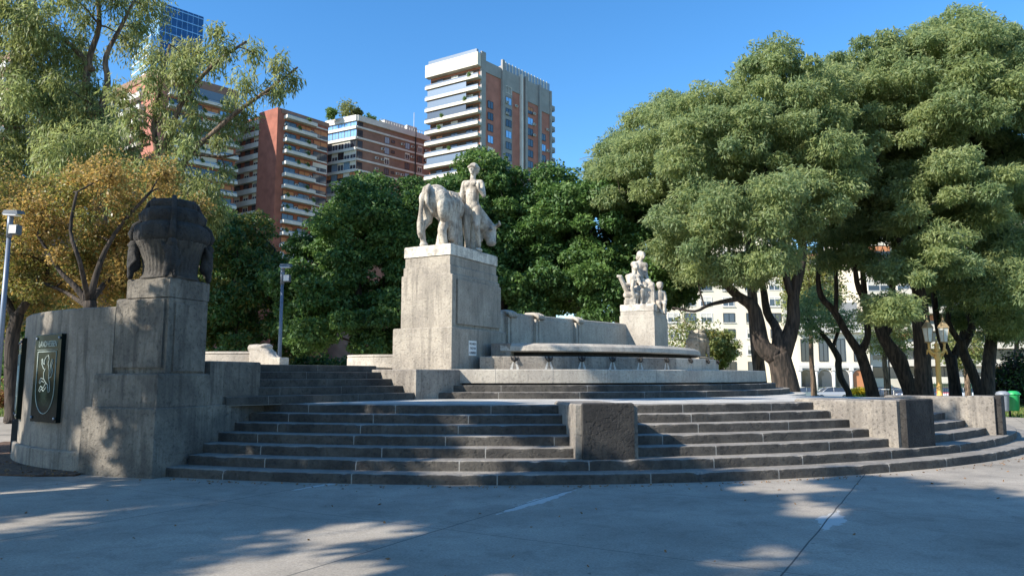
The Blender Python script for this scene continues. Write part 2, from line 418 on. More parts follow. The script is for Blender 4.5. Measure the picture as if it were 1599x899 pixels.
M['sidewalk'] = simple('sidewalk', (.34, .32, .29), .85, scale=2, var=.15)

g = MB()          # one terrain sheet to the horizon, dropping 1.15 m to the avenue behind the park
ys = [-400, -60, 0, 30, 44, 52, 60, 68, 76, 100, 200, 600, 2500]
xs = [-2500, -600, -200, -80, -40, -20, 0, 20, 40, 80, 200, 600, 2500]
for y in ys:
    for x in xs: g.v.append((x, y, ground_z(y) - 0.008))
nx = len(xs)
for j in range(len(ys) - 1):
    for i in range(nx - 1):
        g.f.append((j * nx + i, j * nx + i + 1, (j + 1) * nx + i + 1, (j + 1) * nx + i)); g.m.append(0); g.sm.append(False)
tag(g.build('ground', M['grassland']), kind='structure')

pz = MB()         # plaza paving: round apron about the monument joined to the wide foreground
ring = [(CX + 19.6 * sin(radians(a)), CY - 19.6 * cos(radians(a))) for a in range(-75, 76, 5)]
poly = [(-60, -30), (60, -30), (60, 17.5), (20.5, 18.2)] + ring[::-1][0:0] + [(ring[-1][0], ring[-1][1])]
back = [(CX + 19.6 * sin(radians(a)), CY - 19.6 * cos(radians(a))) for a in range(75, 286, 6)]
poly = [(-60, -30), (60, -30), (60, 19.0)] + back + [(-60, 21.5)]
pz.prism(poly, -0.004, 0.004)
tag(pz.build('plaza_paving', M['concrete']), kind='structure')

st = MB(); st.box(-200, 200, 80, 96, -1.144, -1.140)
tag(st.build('street', M['asphalt']), kind='structure')
mk = MB()
for i in range(-20, 30): mk.box(i * 5, i * 5 + 2.2, 88, 88.14, -1.137, -1.133)
tag(mk.build('lane_markings', M['white']), kind='structure')
sw = MB(); sw.box(-200, 200, 76.2, 80, -1.14, -1.01); sw.box(-200, 200, 96, 103, -1.14, -1.01)
tag(sw.build('pavement', M['sidewalk']), kind='structure')

# ------------------------------------------------------------------ curved step builder
def arc_step(R, a0, a1, z0, h, depth, rng, worn=0.014, joints=True, seg=0.07):
    """curved stone tread with worn nosing; material 1 = mortar joint"""
    mb = MB()
    da = math.degrees(seg / R); n = max(3, int((a1 - a0) / da))
    jang = []; a = a0 + rng.uniform(2, 6)
    while joints and a < a1 - 1:
        jang.append(a); a += math.degrees(rng.uniform(1.5, 2.3) / R)
    angs = sorted(set([a0 + (a1 - a0) * i / n for i in range(n + 1)] + [q + e for q in jang for e in (-.035, .035)]))
    rows = []
    ph = [rng.uniform(0, 6.28) for _ in range(6)]
    chips = [(rng.uniform(a0, a1), rng.uniform(.15, .7), rng.uniform(.4, 1.8)) for _ in range(int((a1 - a0) * .8))]
    for a in angs:
        s_ = a * R * .01745
        wv = sum(sin(s_ * f + p) for f, p in zip((1.1, 2.7, 6.1, 13.0, 23.0, 41.0), ph)) / 6
        ch = worn * (0.7 + .8 * wv)
        for (c, wd, dp) in chips:
            q = abs(a - c) / wd
            if q < 1: ch += worn * dp * (1 - q * q)
        if any(abs(a - q) < .2 for q in jang): ch += worn * .8
        ch = max(.003, ch)
        dr = .004 * sin(s_ * 3 + ph[1])
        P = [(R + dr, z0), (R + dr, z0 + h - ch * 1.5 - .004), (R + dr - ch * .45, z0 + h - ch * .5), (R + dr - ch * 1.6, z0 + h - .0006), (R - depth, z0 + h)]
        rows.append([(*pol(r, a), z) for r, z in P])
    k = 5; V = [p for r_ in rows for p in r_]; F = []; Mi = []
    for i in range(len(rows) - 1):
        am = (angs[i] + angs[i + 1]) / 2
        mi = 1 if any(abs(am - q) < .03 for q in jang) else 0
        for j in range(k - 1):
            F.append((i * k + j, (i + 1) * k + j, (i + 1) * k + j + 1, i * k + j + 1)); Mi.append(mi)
    b0 = len(mb.v); mb.v.extend(V)
    for f, mi in zip(F, Mi): mb.f.append(tuple(q + b0 for q in f)); mb.m.append(mi); mb.sm.append(False)
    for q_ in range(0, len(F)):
        if q_ % (k - 1) >= 2 and mb.m[q_] == 0: mb.m[q_] = 2  # treads and nosings paler than risers, sky light and shade as colour
    # end caps
    for i in (0, len(rows) - 1):
        idx = [i * k + j for j in range(k)]
        e = rows[i][-1]; mb.v.append((e[0], e[1], z0)); idx.append(len(mb.v) - 1)
        mb.f.append(tuple(idx)); mb.m.append(0); mb.sm.append(False)
    return mb

rng = random.Random(5)
RO, TR, RH = 15.1, .39, .15
stair = thing('stone_staircase', 'broad curved flight of seven worn grey stone steps with the paved landing at its top', 'staircase', (0, 0, 0))
for k in range(7):
    R = RO - TR * k
    if k < 2: mb = arc_step(R, -20.6 + (.9 if k else .2), 74, RH * k, RH, TR + .12, rng, .016)
    else: mb = arc_step(R, -20.4, 48.9, RH * k, RH, TR + .12 if k < 6 else .5, rng, .011)
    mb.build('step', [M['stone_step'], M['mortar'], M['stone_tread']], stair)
lg = MB()
n = 60
out = [pol(RO - 6 * TR - .45, -34 + 83.5 * i / n) for i in range(n + 1)] + [pol(9.75, 50.5 + 2.5 * i) for i in range(12)]
inn = [pol(7.6, 78 - 112 * i / n) for i in range(n + 1)]
lg.prism([(p.x, p.y) for p in out + inn], 0, 1.052)
M['landing'] = stone('landing_stone', (.52, .49, .44), (.38, .36, .32), .0, bump=.3, scale=1.2, pit=.2)
lg.build('landing', M['landing'], stair)
# core under the steps so nothing is hollow from another side
cg = MB(); cg.prism([(p.x, p.y) for p in [pol(RO - 6 * TR - .3, 74), pol(RO - .2, 74), pol(RO - .2, 73.6), pol(RO - 6 * TR - .3, 73.6)]][::-1], 0, .14)
# two upper curved steps and the parapet ring
up = thing('ring_steps', 'two low dark curved steps circling the foot of the fountain parapet', 'steps')
for k, R in enumerate((9.30, 8.90)):
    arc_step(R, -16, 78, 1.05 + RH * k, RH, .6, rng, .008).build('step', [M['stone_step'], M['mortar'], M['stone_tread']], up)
def ring_wall(Rout, Rin, a0, a1, z0, z1, bev=.02, step=1.5, rng=None, jl=None, under=None, jitter=.003):
    mb = MB(); n = max(4, int((a1 - a0) / step)); rows = []; k = 6
    jang = []
    if jl:
        a = a0 + jl * .4
        while a < a1: jang.append(a); a += jl
    angs = sorted([a0 + (a1 - a0) * i / n for i in range(n + 1)] + [q + e for q in jang for e in (-.05, .05)])
    for a in angs:
        P = [(Rout, z0), (Rout, z1 - bev), (Rout - bev, z1), (Rin + bev, z1), (Rin, z1 - bev), (Rin, z0)]
        if under: P[0] = (Rout - under, z0)
        rows.append([(*pol(r, a), z) for r, z in P])
    for i, r_ in enumerate(rows): mb.v.extend(r_)
    for i in range(len(rows) - 1):
        mi = 1 if any(abs((angs[i] + angs[i + 1]) / 2 - q) < .045 for q in jang) else 0
        for j in range(k):
            j2 = (j + 1) % k
            mb.f.append((i * k + j, (i + 1) * k + j, (i + 1) * k + j2, i * k + j2)); mb.m.append(mi); mb.sm.append(False)
    for i in (0, len(rows) - 1):
        mb.f.append(tuple(i * k + j for j in range(k))); mb.m.append(0); mb.sm.append(False)
    return mb
par = thing('parapet_wall', 'low curved stone parapet with a flat top circling in front of the fountain', 'parapet')
ring_wall(8.62, 7.1, -13.5, 80, 1.40, 1.72, jl=9.0).build('coping', [M['stone_light'], M['mortar']], par)
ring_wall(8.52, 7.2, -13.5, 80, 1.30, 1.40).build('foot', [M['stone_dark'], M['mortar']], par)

# ------------------------------------------------------------------ fountain basin
ft = thing('fountain_basin', 'wide curved stone fountain basin with overhanging rim between the two sculpture pedestals', 'fountain')
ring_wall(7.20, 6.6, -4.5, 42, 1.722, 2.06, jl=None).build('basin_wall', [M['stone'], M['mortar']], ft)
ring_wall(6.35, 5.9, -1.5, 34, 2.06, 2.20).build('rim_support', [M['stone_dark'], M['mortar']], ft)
def rim():
    mb = MB(); rows = []
    angs = [1.2 + (96) * i / 90 for i in range(91)]
    angs = [0.5 + 36 * i / 50 for i in range(51)]
    return angs
def rim_mesh(a0, a1, m=60):
    mb = MB(); rows = []; k = 7
    for i in range(m + 1):
        a = a0 + (a1 - a0) * i / m
        P = [(6.62, 2.19), (6.66, 2.22), (6.63, 2.34), (6.50, 2.42), (5.85, 2.43), (5.75, 2.38), (5.75, 2.19)]
        rows.append([(*pol(r, a), z) for r, z in P])
    for r_ in rows: mb.v.extend(r_)
    for i in range(m):
        for j in range(k):
            j2 = (j + 1) % k
            mb.f.append((i * k + j, (i + 1) * k + j, (i + 1) * k + j2, i * k + j2)); mb.m.append(0); mb.sm.append(False)
    for i in (0, m): mb.f.append(tuple(i * k + j for j in range(k))); mb.m.append(0); mb.sm.append(False)
    return mb
rim_mesh(-0.5, 88).build('rim', [M['stone_light']], ft)
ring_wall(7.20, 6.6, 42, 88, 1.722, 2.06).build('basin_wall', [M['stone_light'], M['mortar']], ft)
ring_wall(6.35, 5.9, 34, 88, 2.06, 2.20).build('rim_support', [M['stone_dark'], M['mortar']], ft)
bf = MB(); bf.prism([(p.x, p.y) for p in [pol(6.5, a) for a in range(-4, 90, 4)] + [pol(1.2, a) for a in range(88, -6, -12)]], 1.7, 2.10)
bf.build('basin_floor', M['stone_dark'], ft)
M['water'] = simple('still_water', (.02, .035, .035), .05, var=.1)
wt = MB(); wt.prism([(p.x, p.y) for p in [pol(5.76, a) for a in range(0, 89, 4)] + [pol(1.5, a) for a in range(88, -2, -12)]], 2.10, 2.22)
wt.build('water', M['water'], ft)
sp = MB()      # hooked spout lip with a pale lime run beneath
sp.tube([(0, -.02, 2.03), (0, .05, 2.02), (0, .075, 1.98), (0, .06, 1.93)], [.035, .035, .03, .02], 8)
sp.tube([(-.09, .0, 2.05), (-.07, .03, 1.97), (0, .05, 1.93), (.07, .03, 1.97), (.09, 0, 2.05)], .014, 6)
for s_ in (-1, 1):
    sp.add([(s_ * .02, .005, 1.92), (s_ * .05, .005, 1.92), (s_ * .12, .005, 1.725), (s_ * .05, .005, 1.725)], [(0, 1, 2, 3) if s_ > 0 else (3, 2, 1, 0)], 1)
M['lime'] = simple('lime_stain', (.42, .41, .38), .9, scale=20, var=.3)
spm = sp.mesh('water_spout', [M['stone_dark'], M['lime']])
for a in (2.5, 9.5, 16.5, 23.5, 30.5, 38.5, 47.5, 57, 67):
    p = pol(7.2, a)
    link_mesh('water_spout', spm, ft, (p.x, p.y, 0), radians(a) + pi)

# ------------------------------------------------------------------ cheek walls with end piers on the lower flight
def stair_cheek(deg, label, w=1.04, R1=14.62, back=12.3, mat='stone_dark', top=1.13):
    c = pol(R1, deg)
    e = thing('stair_pier', label, 'stone pier', (c.x, c.y, 0), radians(deg), 'stone piers dividing the curved steps')
    b = MB(); b.bprism([(-w / 2, .12), (w / 2, .12), (w / 2, .62), (-w / 2, .62)], .18, top, .02); b.build('end_block', M['stone'], e)
    b = MB(); b.bprism([(-w / 2 + .09, 0), (w / 2 - .09, 0), (w / 2 - .09, .118), (-w / 2 + .09, .118)], .285, top + .02, .02); b.build('front_slab', M['stone_dark'], e)  # shade on the front face is put into its near-black stone
    b = MB(); b.bprism([(-w / 2 + .03, .624), (w / 2 - .03, .624), (w / 2 - .06, R1 - back), (-w / 2 + .06, R1 - back)], .3, top - .02, .03); b.build('cheek_wall', M['stone'], e)
    return e
stair_cheek(6.8, 'dark square pier in the middle of the curved steps, nearest the camera', w=.98)
stair_cheek(31.4, 'narrow pier with a sunlit flank standing right of the middle of the curved steps')
stair_cheek(48.6, 'last pier at the far right end of the curved steps, pale low wall behind it', w=.62)

# ------------------------------------------------------------------ left corner pier
PA = Vector((-.94, .34)).normalized(); PB = Vector((-PA.y * -1, -PA.x)).normalized()
PB = Vector((PA.y, -PA.x))          # (.34,.94)
PO = Vector((-5.5, 11.55))
def pq(s, t): v = PO + PA * s + PB * t; return (v.x, v.y)
def blk(s0, s1, t0, t1): return [pq(s0, t0), pq(s0, t1), pq(s1, t1), pq(s1, t0)]   # ccw
pier = thing('corner_pier', 'tall stepped stone pier under the dark urn at the left end of the steps', 'stone pier')
for nm, q, z0, z1, mt in (('base_block', (0, 1.52, 0, 1.2), 0, 1.07, 'stone_pier'), ('middle_block', (.04, 1.36, .05, 1.17), 1.074, 1.60, 'stone_pier'),
                      ('cap_block', (.12, 1.02, .27, 1.16), 2.834, 3.15, 'stone_pier')):
    b = MB(); b.bprism(blk(*q), z0, z1, .022); b.build(nm, M[mt], pier)
b = MB(); b.bprism(blk(.12, 1.24, .28, 1.13), 1.604, 2.83, .02)
b.bprism(blk(.09, .1195, .40, 1.10), 1.64, 2.74, .01)       # raised panel on the shaded side
b.bprism(blk(.19, 1.20, .245, .2795), 1.70, 2.80, .01)     # raised panel on the sunlit side
b.build('shaft', M['stone_pier'], pier)
ck = thing('stair_cheek_wall', 'long dark stone cheek wall behind the corner pier, along the left of the steps', 'stone wall')
b = MB(); b.bprism(blk(.10, .9, 1.24, 2.55), 1.07, 1.82, .02); b.build('upper_block', M['stone_pier'], ck)
b = MB(); b.bprism(blk(.04, .9, 1.204, 2.62), 0.0, 1.068, .01); b.build('lower_block', M['stone_pier'], ck)

# carved urn
def make_urn(name, label, loc, rz, group, mat, s=1.0):
    u = thing(name, label, 'urn', loc, rz, group)
    b = MB(); k = 20
    prof = [(.50, 0), (.50, .03), (.465, .06), (.45, .14), (.46, .26), (.485, .38), (.53, .50), (.585, .60), (.60, .63)]
    b.lathe(prof, 160, mod=lambda a, j: 1 + (.035 * abs(sin(a * k)) - .02 if 1 < j < 8 else 0))
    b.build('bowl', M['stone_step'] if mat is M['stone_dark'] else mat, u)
    b = MB()
    prof = [(.57, .60), (.60, .63), (.63, .67), (.635, .76), (.615, .86), (.58, .92), (.53, .94), (.50, .965), (.525, 1.0), (.53, 1.08), (.50, 1.17), (.44, 1.205), (.385, 1.215), (.40, 1.25), (.40, 1.32), (.36, 1.36), (.25, 1.37)]
    b.lathe(prof, 96, mod=lambda a, j: 1 + .03 * sin(a * 11 + j) * (j in (3, 4, 9, 10, 14)) + .022 * abs(sin(a * 15 + j * .4)) - .01)
    for i in range(4):
        a = pi / 4 + i * pi / 2
        b.tube([(cos(a) * r, sin(a) * r, z) for r, z in ((.62, .66), (.67, .76), (.62, .90), (.52, .98), (.53, 1.08), (.44, 1.2), (.40, 1.30), (.30, 1.40))], [.05, .06, .05, .045, .05, .045, .045, .04], 8)
    b.ball((0, 0, 1.31), (.2, .2, .05))
    b.build('lid', mat, u)
    fig = None
    for i in range(4):
        a = pi / 4 + i * pi / 2
        if fig is None:
            pr = [('e', (0, 0, .55), (.085, .09, .10)), ('c', (0, -.01, .46), (0, -.02, .22), .10, .12), ('c', (-.05, .02, .2), (-.07, .03, .02), .065, .05),
                  ('c', (.05, .02, .2), (.07, .03, .02), .065, .05), ('c', (-.09, 0, .42), (-.17, -.05, .28), .045, .035), ('c', (.09, 0, .42), (.17, -.05, .55), .045, .035),
                  ('c', (-.17, -.05, .28), (-.10, .05, .16), .035, .03), ('e', (0, .085, .55), (.02, .03, .02))]
            fig = blob('figure', pr, .022, mat, u, 2)
            o = fig
        else:
            o = fig.copy(); COL.objects.link(o)
        o.parent = u; o.location = (cos(a) * .62, sin(a) * .62, .02); o.rotation_euler = (0, 0, a - pi / 2)
    for ch in list(u.children):
        if ch.name.startswith('figure'): pass
    return u
up_ = PO + PA * .57 + PB * .72
make_urn('carved_urn', 'near-black fluted stone urn with carved children at its corners, on the near left pier', (up_.x, up_.y, 3.152), atan2(PA.y, PA.x), 'carved urns', M['stone_dark']).scale = (.93, .93, 1.0)
fu = atY(1090, 557, 38)
u2 = make_urn('carved_urn', 'pale sunlit fluted urn far behind the fountain rim, below the white apartment block', (fu.x, 38, fu.z), .6, 'carved urns', M['stone_light'])
u2.scale = (.82, .82, 1.0)
fp = thing('urn_pier', 'pale stone pier carrying the far urn behind the fountain', 'stone pier', (fu.x, 38, 0), .6)
b = MB(); b.bprism([(-.62, -.62), (.62, -.62), (.62, .62), (-.62, .62)], 0, fu.z - .32, .02); b.build('shaft', M['stone_light'], fp)
b = MB(); b.bprism([(-.56, -.56), (.56, -.56), (.56, .56), (-.56, .56)], fu.z - .318, fu.z - .002, .03); b.build('cap_block', M['stone_light'], fp)

# ------------------------------------------------------------------ curved plaque wall at the left
WP = [(-6.55, 12.18), (-7.0, 12.30), (-7.6, 12.62), (-8.25, 13.08), (-8.9, 13.68), (-9.45, 14.36), (-9.85, 15.05), (-10.2, 15.9), (-10.4, 16.8), (-10.5, 17.8)]
def smooth_poly(P, n=6):
    out = []
    for i in range(len(P) - 1):
        p0 = Vector(P[max(0, i - 1)]); p1 = Vector(P[i]); p2 = Vector(P[i + 1]); p3 = Vector(P[min(len(P) - 1, i + 2)])
        for k in range(n):
            t = k / n
            out.append(.5 * ((2 * p1) + (p2 - p0) * t + (2 * p0 - 5 * p1 + 4 * p2 - p3) * t * t + (-p0 + 3 * p1 - 3 * p2 + p3) * t ** 3))
    out.append(Vector(P[-1])); return out
def wall_strip(P, th, z0, z1, bev=.02, inward=1, ztop=None):
    P = [Vector(p) for p in P]; mb = MB(); k = 6; n = len(P)
    for i in range(n):
        t = (P[min(n - 1, i + 1)] - P[max(0, i - 1)]).normalized(); nn = Vector((-t.y, t.x)) * inward
        z = ztop[i] if ztop else z1
        o = P[i]
        for d_, zq in ((0, z0), (0, z - bev), (bev, z), (th - bev, z), (th, z - bev), (th, z0)):
            q = o + nn * d_; mb.v.append((q.x, q.y, zq))
    for i in range(n - 1):
        for j in range(k):
            j2 = (j + 1) % k; mb.f.append((i * k + j, (i + 1) * k + j, (i + 1) * k + j2, i * k + j2)); mb.m.append(0); mb.sm.append(False)
    for i in (0, n - 1): mb.f.append(tuple(i * k + j for j in range(k))); mb.m.append(0); mb.sm.append(False)
    return mb
WS = smooth_poly(WP)
pw = thing('plaque_wall', 'tall curved grey stone wall with rain streaks carrying two black plaques', 'stone wall')
M['stone_wall'] = stone('streaked_wall', (.30, .262, .212), (.165, .145, .12), .95, bump=.4, scale=1.0, pit=.2, patch=(.36, .68))
wall_strip(WS, .55, 0, 2.70, inward=-1).build('wall', M['stone_wall'], pw)
wall_strip([p for p in WS[3:]], .08, 0, .34, inward=1).build('foot', M['stone_wall'], pw)
b = MB()
gq = (Vector((-9.45, 14.36)), Vector((-9.85, 15.05)))
tq = (gq[1] - gq[0]).normalized(); nq = Vector((-tq.y, tq.x))
b.hexa([(*(gq[0] + tq * a_ + nq * o_), z_) for z_ in (.12, .72) for a_, o_ in ((0, .0), (0, .1), (.4, .1), (.4, .0))])
b.build('dark_opening', M['dark_metal'], pw)  # dark block standing for an opening, its shade put into the colour

def font_mesh(txt, size, depth, mat, parent, name='lettering', align='CENTER'):
    c = bpy.data.curves.new(name, 'FONT'); c.body = txt; c.size = size; c.extrude = depth; c.align_x = align; c.align_y = 'CENTER'
    o = bpy.data.objects.new(name, c); COL.objects.link(o)
    dg = bpy.context.evaluated_depsgraph_get(); dg.update()
    me = bpy.data.meshes.new_from_object(o.evaluated_get(dg)); COL.objects.unlink(o); bpy.data.objects.remove(o)
    me.materials.clear(); me.materials.append(mat)
    o2 = bpy.data.objects.new(name, me); COL.objects.link(o2); o2.parent = parent
    return o2
def make_plaque(i0, frac, label, text, w, h, zc, emblem, off=.03):
    # placed on the wall between sample points
    L = 0; pts = WS; target = frac
    for i in range(len(pts) - 1):
        sl = (pts[i + 1] - pts[i]).length
        if L + sl > target: p = pts[i] + (pts[i + 1] - pts[i]) * ((target - L) / sl); t = (pts[i + 1] - pts[i]).normalized(); break
        L += sl
    nn = Vector((t.y, -t.x)) * -1       # outward (towards the camera side)
    if nn.dot(Vector((0, -1))) < 0: nn = -nn
    # local x must run left->right as seen from outside: right = -t (t runs away to the left)
    ang = atan2(-t.y, -t.x)
    q = p + nn * off
    e = thing('memorial_plaque', label, 'plaque', (q.x, q.y, zc), ang, 'black plaques on the curved wall')
    b = MB(); b.bprism([(-w / 2, -.03), (w / 2, -.03), (w / 2, .06), (-w / 2, .06)], -h / 2, h / 2, .006); b.build('panel', M['plaque'], e)
    tx = font_mesh(text, .145, .002, M['engrave'], e); tx.rotation_euler = (pi / 2, 0, 0); tx.location = (0, -.034, h / 2 - .17)
    dm = tx.dimensions.x or 1; bpy.context.view_layer.update()
    xs_ = [v.co.x for v in tx.data.vertices]; wd = max(xs_) - min(xs_)
    sx = min(1.0, .70 * w / wd); tx.scale = (sx, 1, 1)
    for bx in (-w / 2 + .06, w / 2 - .06):
        for bz in (-h / 2 + .07, h / 2 - .07):
            b = MB(); b.tube([(bx, -.028, bz), (bx, -.05, bz)], .024, 10); b.build('bolt', M['steel'], e)
    b = MB()
    y = -.034
    W, T, B_ = w * .36, h / 2 - .30, -h / 2 + .14
    sh = [(-W, T), (W, T), (W, -h * .12)] + [(W * cos(a), -h * .12 + (h * .12 + B_) * sin(a)) for a in [k * pi / 16 for k in range(1, 16)]] + [(-W, -h * .12), (-W, T)]
    b.tube([(x_, y, z_) for x_, z_ in sh], .008, 5)
    b.tube([(-w * .40, y, h / 2 - .265), (w * .40, y, h / 2 - .265)], .004, 4)
    if emblem == 'lion':      # rampant lion in outline
        cv = [[(-.02, .34), (.06, .37), (.10, .30), (.07, .22), (.13, .10), (.12, -.02), (.17, -.10), (.20, -.24), (.15, -.27), (.10, -.14), (.02, -.10), (-.06, -.04), (-.08, .06), (-.03, .14), (-.09, .13), (-.17, .22), (-.20, .30), (-.16, .31), (-.13, .23), (-.05, .21), (-.08, .28), (-.02, .34)],
              [(-.08, -.04), (-.17, -.02), (-.23, -.10), (-.19, -.12), (-.14, -.07), (-.04, -.10)], [(.02, -.12), (-.06, -.20), (-.16, -.16), (-.22, -.24), (-.17, -.26), (-.12, -.21), (-.04, -.25), (.05, -.18)],
              [(.13, -.02), (.22, .00), (.26, .10), (.20, .18), (.25, .27), (.21, .30), (.16, .20), (.21, .10), (.16, .03)]]
    else:
        cv = [[(-W, .36 - .11 * k), (W, .36 - .11 * k)] for k in range(1, 7)]
        cv += [[(-W + .12 * k, .28), (-W + .12 * k - .1, -.3)] for k in range(1, 6)]
    for c in cv: b.tube([(x_, y, z_ - (-.02 if emblem == 'lion' else .04)) for x_, z_ in c], .008, 5)
    b.build('emblem', M['engrave'], e)
    return e
make_plaque(0, 1.63, 'black granite plaque lettered LANDHESSEN with a rampant lion, nearer the corner pier', 'LANDHESSEN', .98, 1.50, 1.53, 'lion')
make_plaque(0, 3.62, 'black granite plaque with a striped shield at the far left end of the curved wall', 'BAYERN', .95, 1.50, 1.52, 'bars')

mu = MB(); rg = random.Random(3)
edge = [(-6.9, 11.75), (-7.9, 11.8), (-9.5, 12.4), (-12, 14), (-13.2, 17.5), (-10.6, 18.2)]
mpoly = [(-6.9, 12.35)] + [(-6.85, 11.85), (-7.4, 11.80), (-8.3, 11.95), (-9.4, 12.7), (-10.6, 13.9), (-11.6, 15.5), (-12, 17.8)][0:] + [(-10.4, 17.8)] + [(p.x + .1, p.y + .1) for p in WS[::-6]]
mu.prism(mpoly[::-1], .0, .03)
tag(mu.build('mulch_bed', M['mulch']), kind='structure')

# ------------------------------------------------------------------ side flight, plinth, terrace
DU = Vector((-.75, .66)).normalized(); DT = Vector((.66, .75)).normalized()
p1 = Vector((-5.0, 13.1)); p2 = Vector((-2.02, 16.45))
p1 = p2 - DT * 4.5
sf = thing('side_staircase', 'straight dark flight of five steps climbing to the left of the bull pedestal', 'steps')
for k in range(5):
    b = MB(); a_ = p1 + DU * (.39 * k); c_ = p2 + DU * (.39 * k)
    if k == 0: c_ = c_ - DT * .0
    # blocks with mortar joints
    L = (c_ - a_).length; s_ = 0; z0 = 1.05 + .15 * k; joints = []
    q = rng.uniform(.5, 1.6)
    while q < L - .4: joints.append(q); q += rng.uniform(1.3, 2.1)
    cuts = [0] + joints + [L]
    for i in range(len(cuts) - 1):
        x0 = cuts[i] + (.006 if i else 0); x1 = cuts[i + 1] - (.006 if i < len(cuts) - 2 else 0)
        P = [a_ + DT * x0, a_ + DT * x1, a_ + DT * x1 + DU * .55, a_ + DT * x0 + DU * .55]
        b.bprism([(v.x, v.y) for v in P], z0 - .02 if k else z0, z0 + .15, .012)
    P = [a_ + DU * .006, c_ + DU * .006, c_ + DU * .5, a_ + DU * .5]
    b.prism([(v.x, v.y) for v in P], z0 - .01, z0 + .146, 1)
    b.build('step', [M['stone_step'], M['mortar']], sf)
tp = [p1 + DU * 2.0, p2 + DU * 2.0, Vector((-3.4, 20)), Vector((-3.2, 22.5)), Vector((-10.3, 22.5)), Vector((-10.4, 17.6)), Vector((-9.3, 14.9)), Vector((-7.6, 13.1)), Vector((-6.2, 12.8))]
b = MB(); b.prism([(v.x, v.y) for v in tp], .9, 1.79); b.build('terrace_floor', M['landing'], sf)
PV = Vector((.478, .878)).normalized(); PU = Vector((-PV.y, PV.x))
pl = thing('pedestal_plinth', 'low broad stone plinth under the bull pedestal beside the side steps', 'plinth')
Q = Vector((-2.1, 16.3)); Q2 = Q + DT * 1.12
b = MB(); poly = [Q, Q2, Vector((.3, 20.6)), Vector((-1.8, 22.3)), Q + DU * 3.0 + DT * 2.0, Q + DU * 2.6]
b.bprism([(v.x, v.y) for v in poly], .95, 1.71, .02); b.build('block', M['stone'], pl)

def lowwall(name, label, P, z0, z1, mat, th=.4):
    e = thing(name, label, 'stone wall')
    wall_strip(smooth_poly(P, 4), th, z0, z1, bev=.03).build('wall', M[mat], e)
    wall_strip(smooth_poly(P, 4), th + .06, z1 + .002, z1 + .06, bev=.02).build('coping', M[mat], e)
    return e
lowwall('bench_wall', 'low pale curved wall in sunlight left of the bull pedestal', [(-4.75, 21.4), (-4.4, 21.0), (-3.9, 20.75), (-3.2, 20.7)], 1.79, 2.10, 'stone_light')
lowwall('bench_wall', 'low pale wall showing over the dark cheek wall behind the near urn pier', [(-9.5, 18.6), (-8.2, 17.9), (-7.0, 17.6), (-6.0, 17.6)], 1.79, 2.08, 'stone_light')
vs = thing('stone_scroll', 'pale carved stone scroll ending the low wall, left of the grey lamp post', 'carved scroll', (-5.75, 17.3, 1.79), -.35)
pr = [('t', [(-.45, 0, .42), (-.2, 0, .42), (.0, 0, .34), (.12, 0, .22), (.25, 0, .14)], [.09, .10, .10, .10, .09]), ('t', [(-.45, .14, .42), (-.2, .14, .42), (.0, .14, .34), (.12, .14, .22), (.25, .14, .14)], [.09, .10, .10, .10, .09]),
      ('b', (-.4, .15, -.08, .24, .0, .34)), ('b', (.1, .5, -.10, .24, .0, .20)), ('e', (-.05, .08, .46), (.13, .2, .07))]
blob('scroll', pr, .022, M['stone_light'], vs, 2)

# ------------------------------------------------------------------ sculpture pedestals
def pedestal(label, K, U, V, w, dpt, levels, slot=None, name='sculpture_pedestal'):
    e = thing(name, label, 'pedestal', (0, 0, 0), 0, 'tall stone pedestals carrying the sculptures')
    for (nm, o, z0, z1, mt) in levels:
        A_ = K - U * o - V * o
        P = [A_, A_ + V * (dpt + 2 * o), A_ + V * (dpt + 2 * o) + U * (w + 2 * o), A_ + U * (w + 2 * o)]
        b = MB(); b.bprism([(v.x, v.y) for v in P], z0, z1, .02)
        if nm == 'shaft' and slot:
            for t0, t1 in ((.0, .17), (.27, dpt + 2 * o)):
                Q = [A_ + V * t0 - U * .05, A_ + V * t1 - U * .05, A_ + V * t1 - U * .001, A_ + V * t0 - U * .001]
                b.bprism([(v.x, v.y) for v in Q], z0 + (.002 if t0 == 0 else .10), z1 - (.03 if t0 == 0 else .12), .01)
        b.build(nm, M[mt], e)
    return e
K1 = Vector((-1.57, 18.5))
pedestal('tall rough stone pedestal under the bull sculpture, left of the fountain', K1, PU, PV, 1.38, 2.34,
         [('base_block', .21, 1.712, 2.77, 'stone_rough'), ('shaft', .07, 2.774, 4.14, 'stone_rough'), ('upper_band', .035, 4.144, 4.36, 'stone_rough'), ('neck', .005, 4.364, 4.615, 'stone_rough'), ('marble_slab', .03, 4.619, 4.90, 'marble')], slot=True)
V2 = Vector((.42, .91)).normalized(); U2 = Vector((-V2.y, V2.x)); K2 = Vector((4.99, 26.0))
pedestal('smooth pale pedestal under the mother and children sculpture, right of the fountain', K2, U2, V2, 1.2, 2.0,
         [('shaft', .03, 1.9, 3.70, 'stone_light'), ('neck', .0, 3.704, 3.86, 'stone_light'), ('marble_slab', .01, 3.864, 4.10, 'marble')])
# small block linking the pedestal to the basin rim
lk = thing('basin_block', 'small dark stone block joining the bull pedestal to the fountain rim', 'stone block')
b = MB(); c = Vector((-.12, 20.0))
b.bprism([(v.x, v.y) for v in (Vector((-.55, 19.45)), Vector((-.05, 19.35)), Vector((.25, 20.3)), Vector((-.2, 20.6)))], 1.712, 2.42, .02); b.build('block', M['stone'], lk)

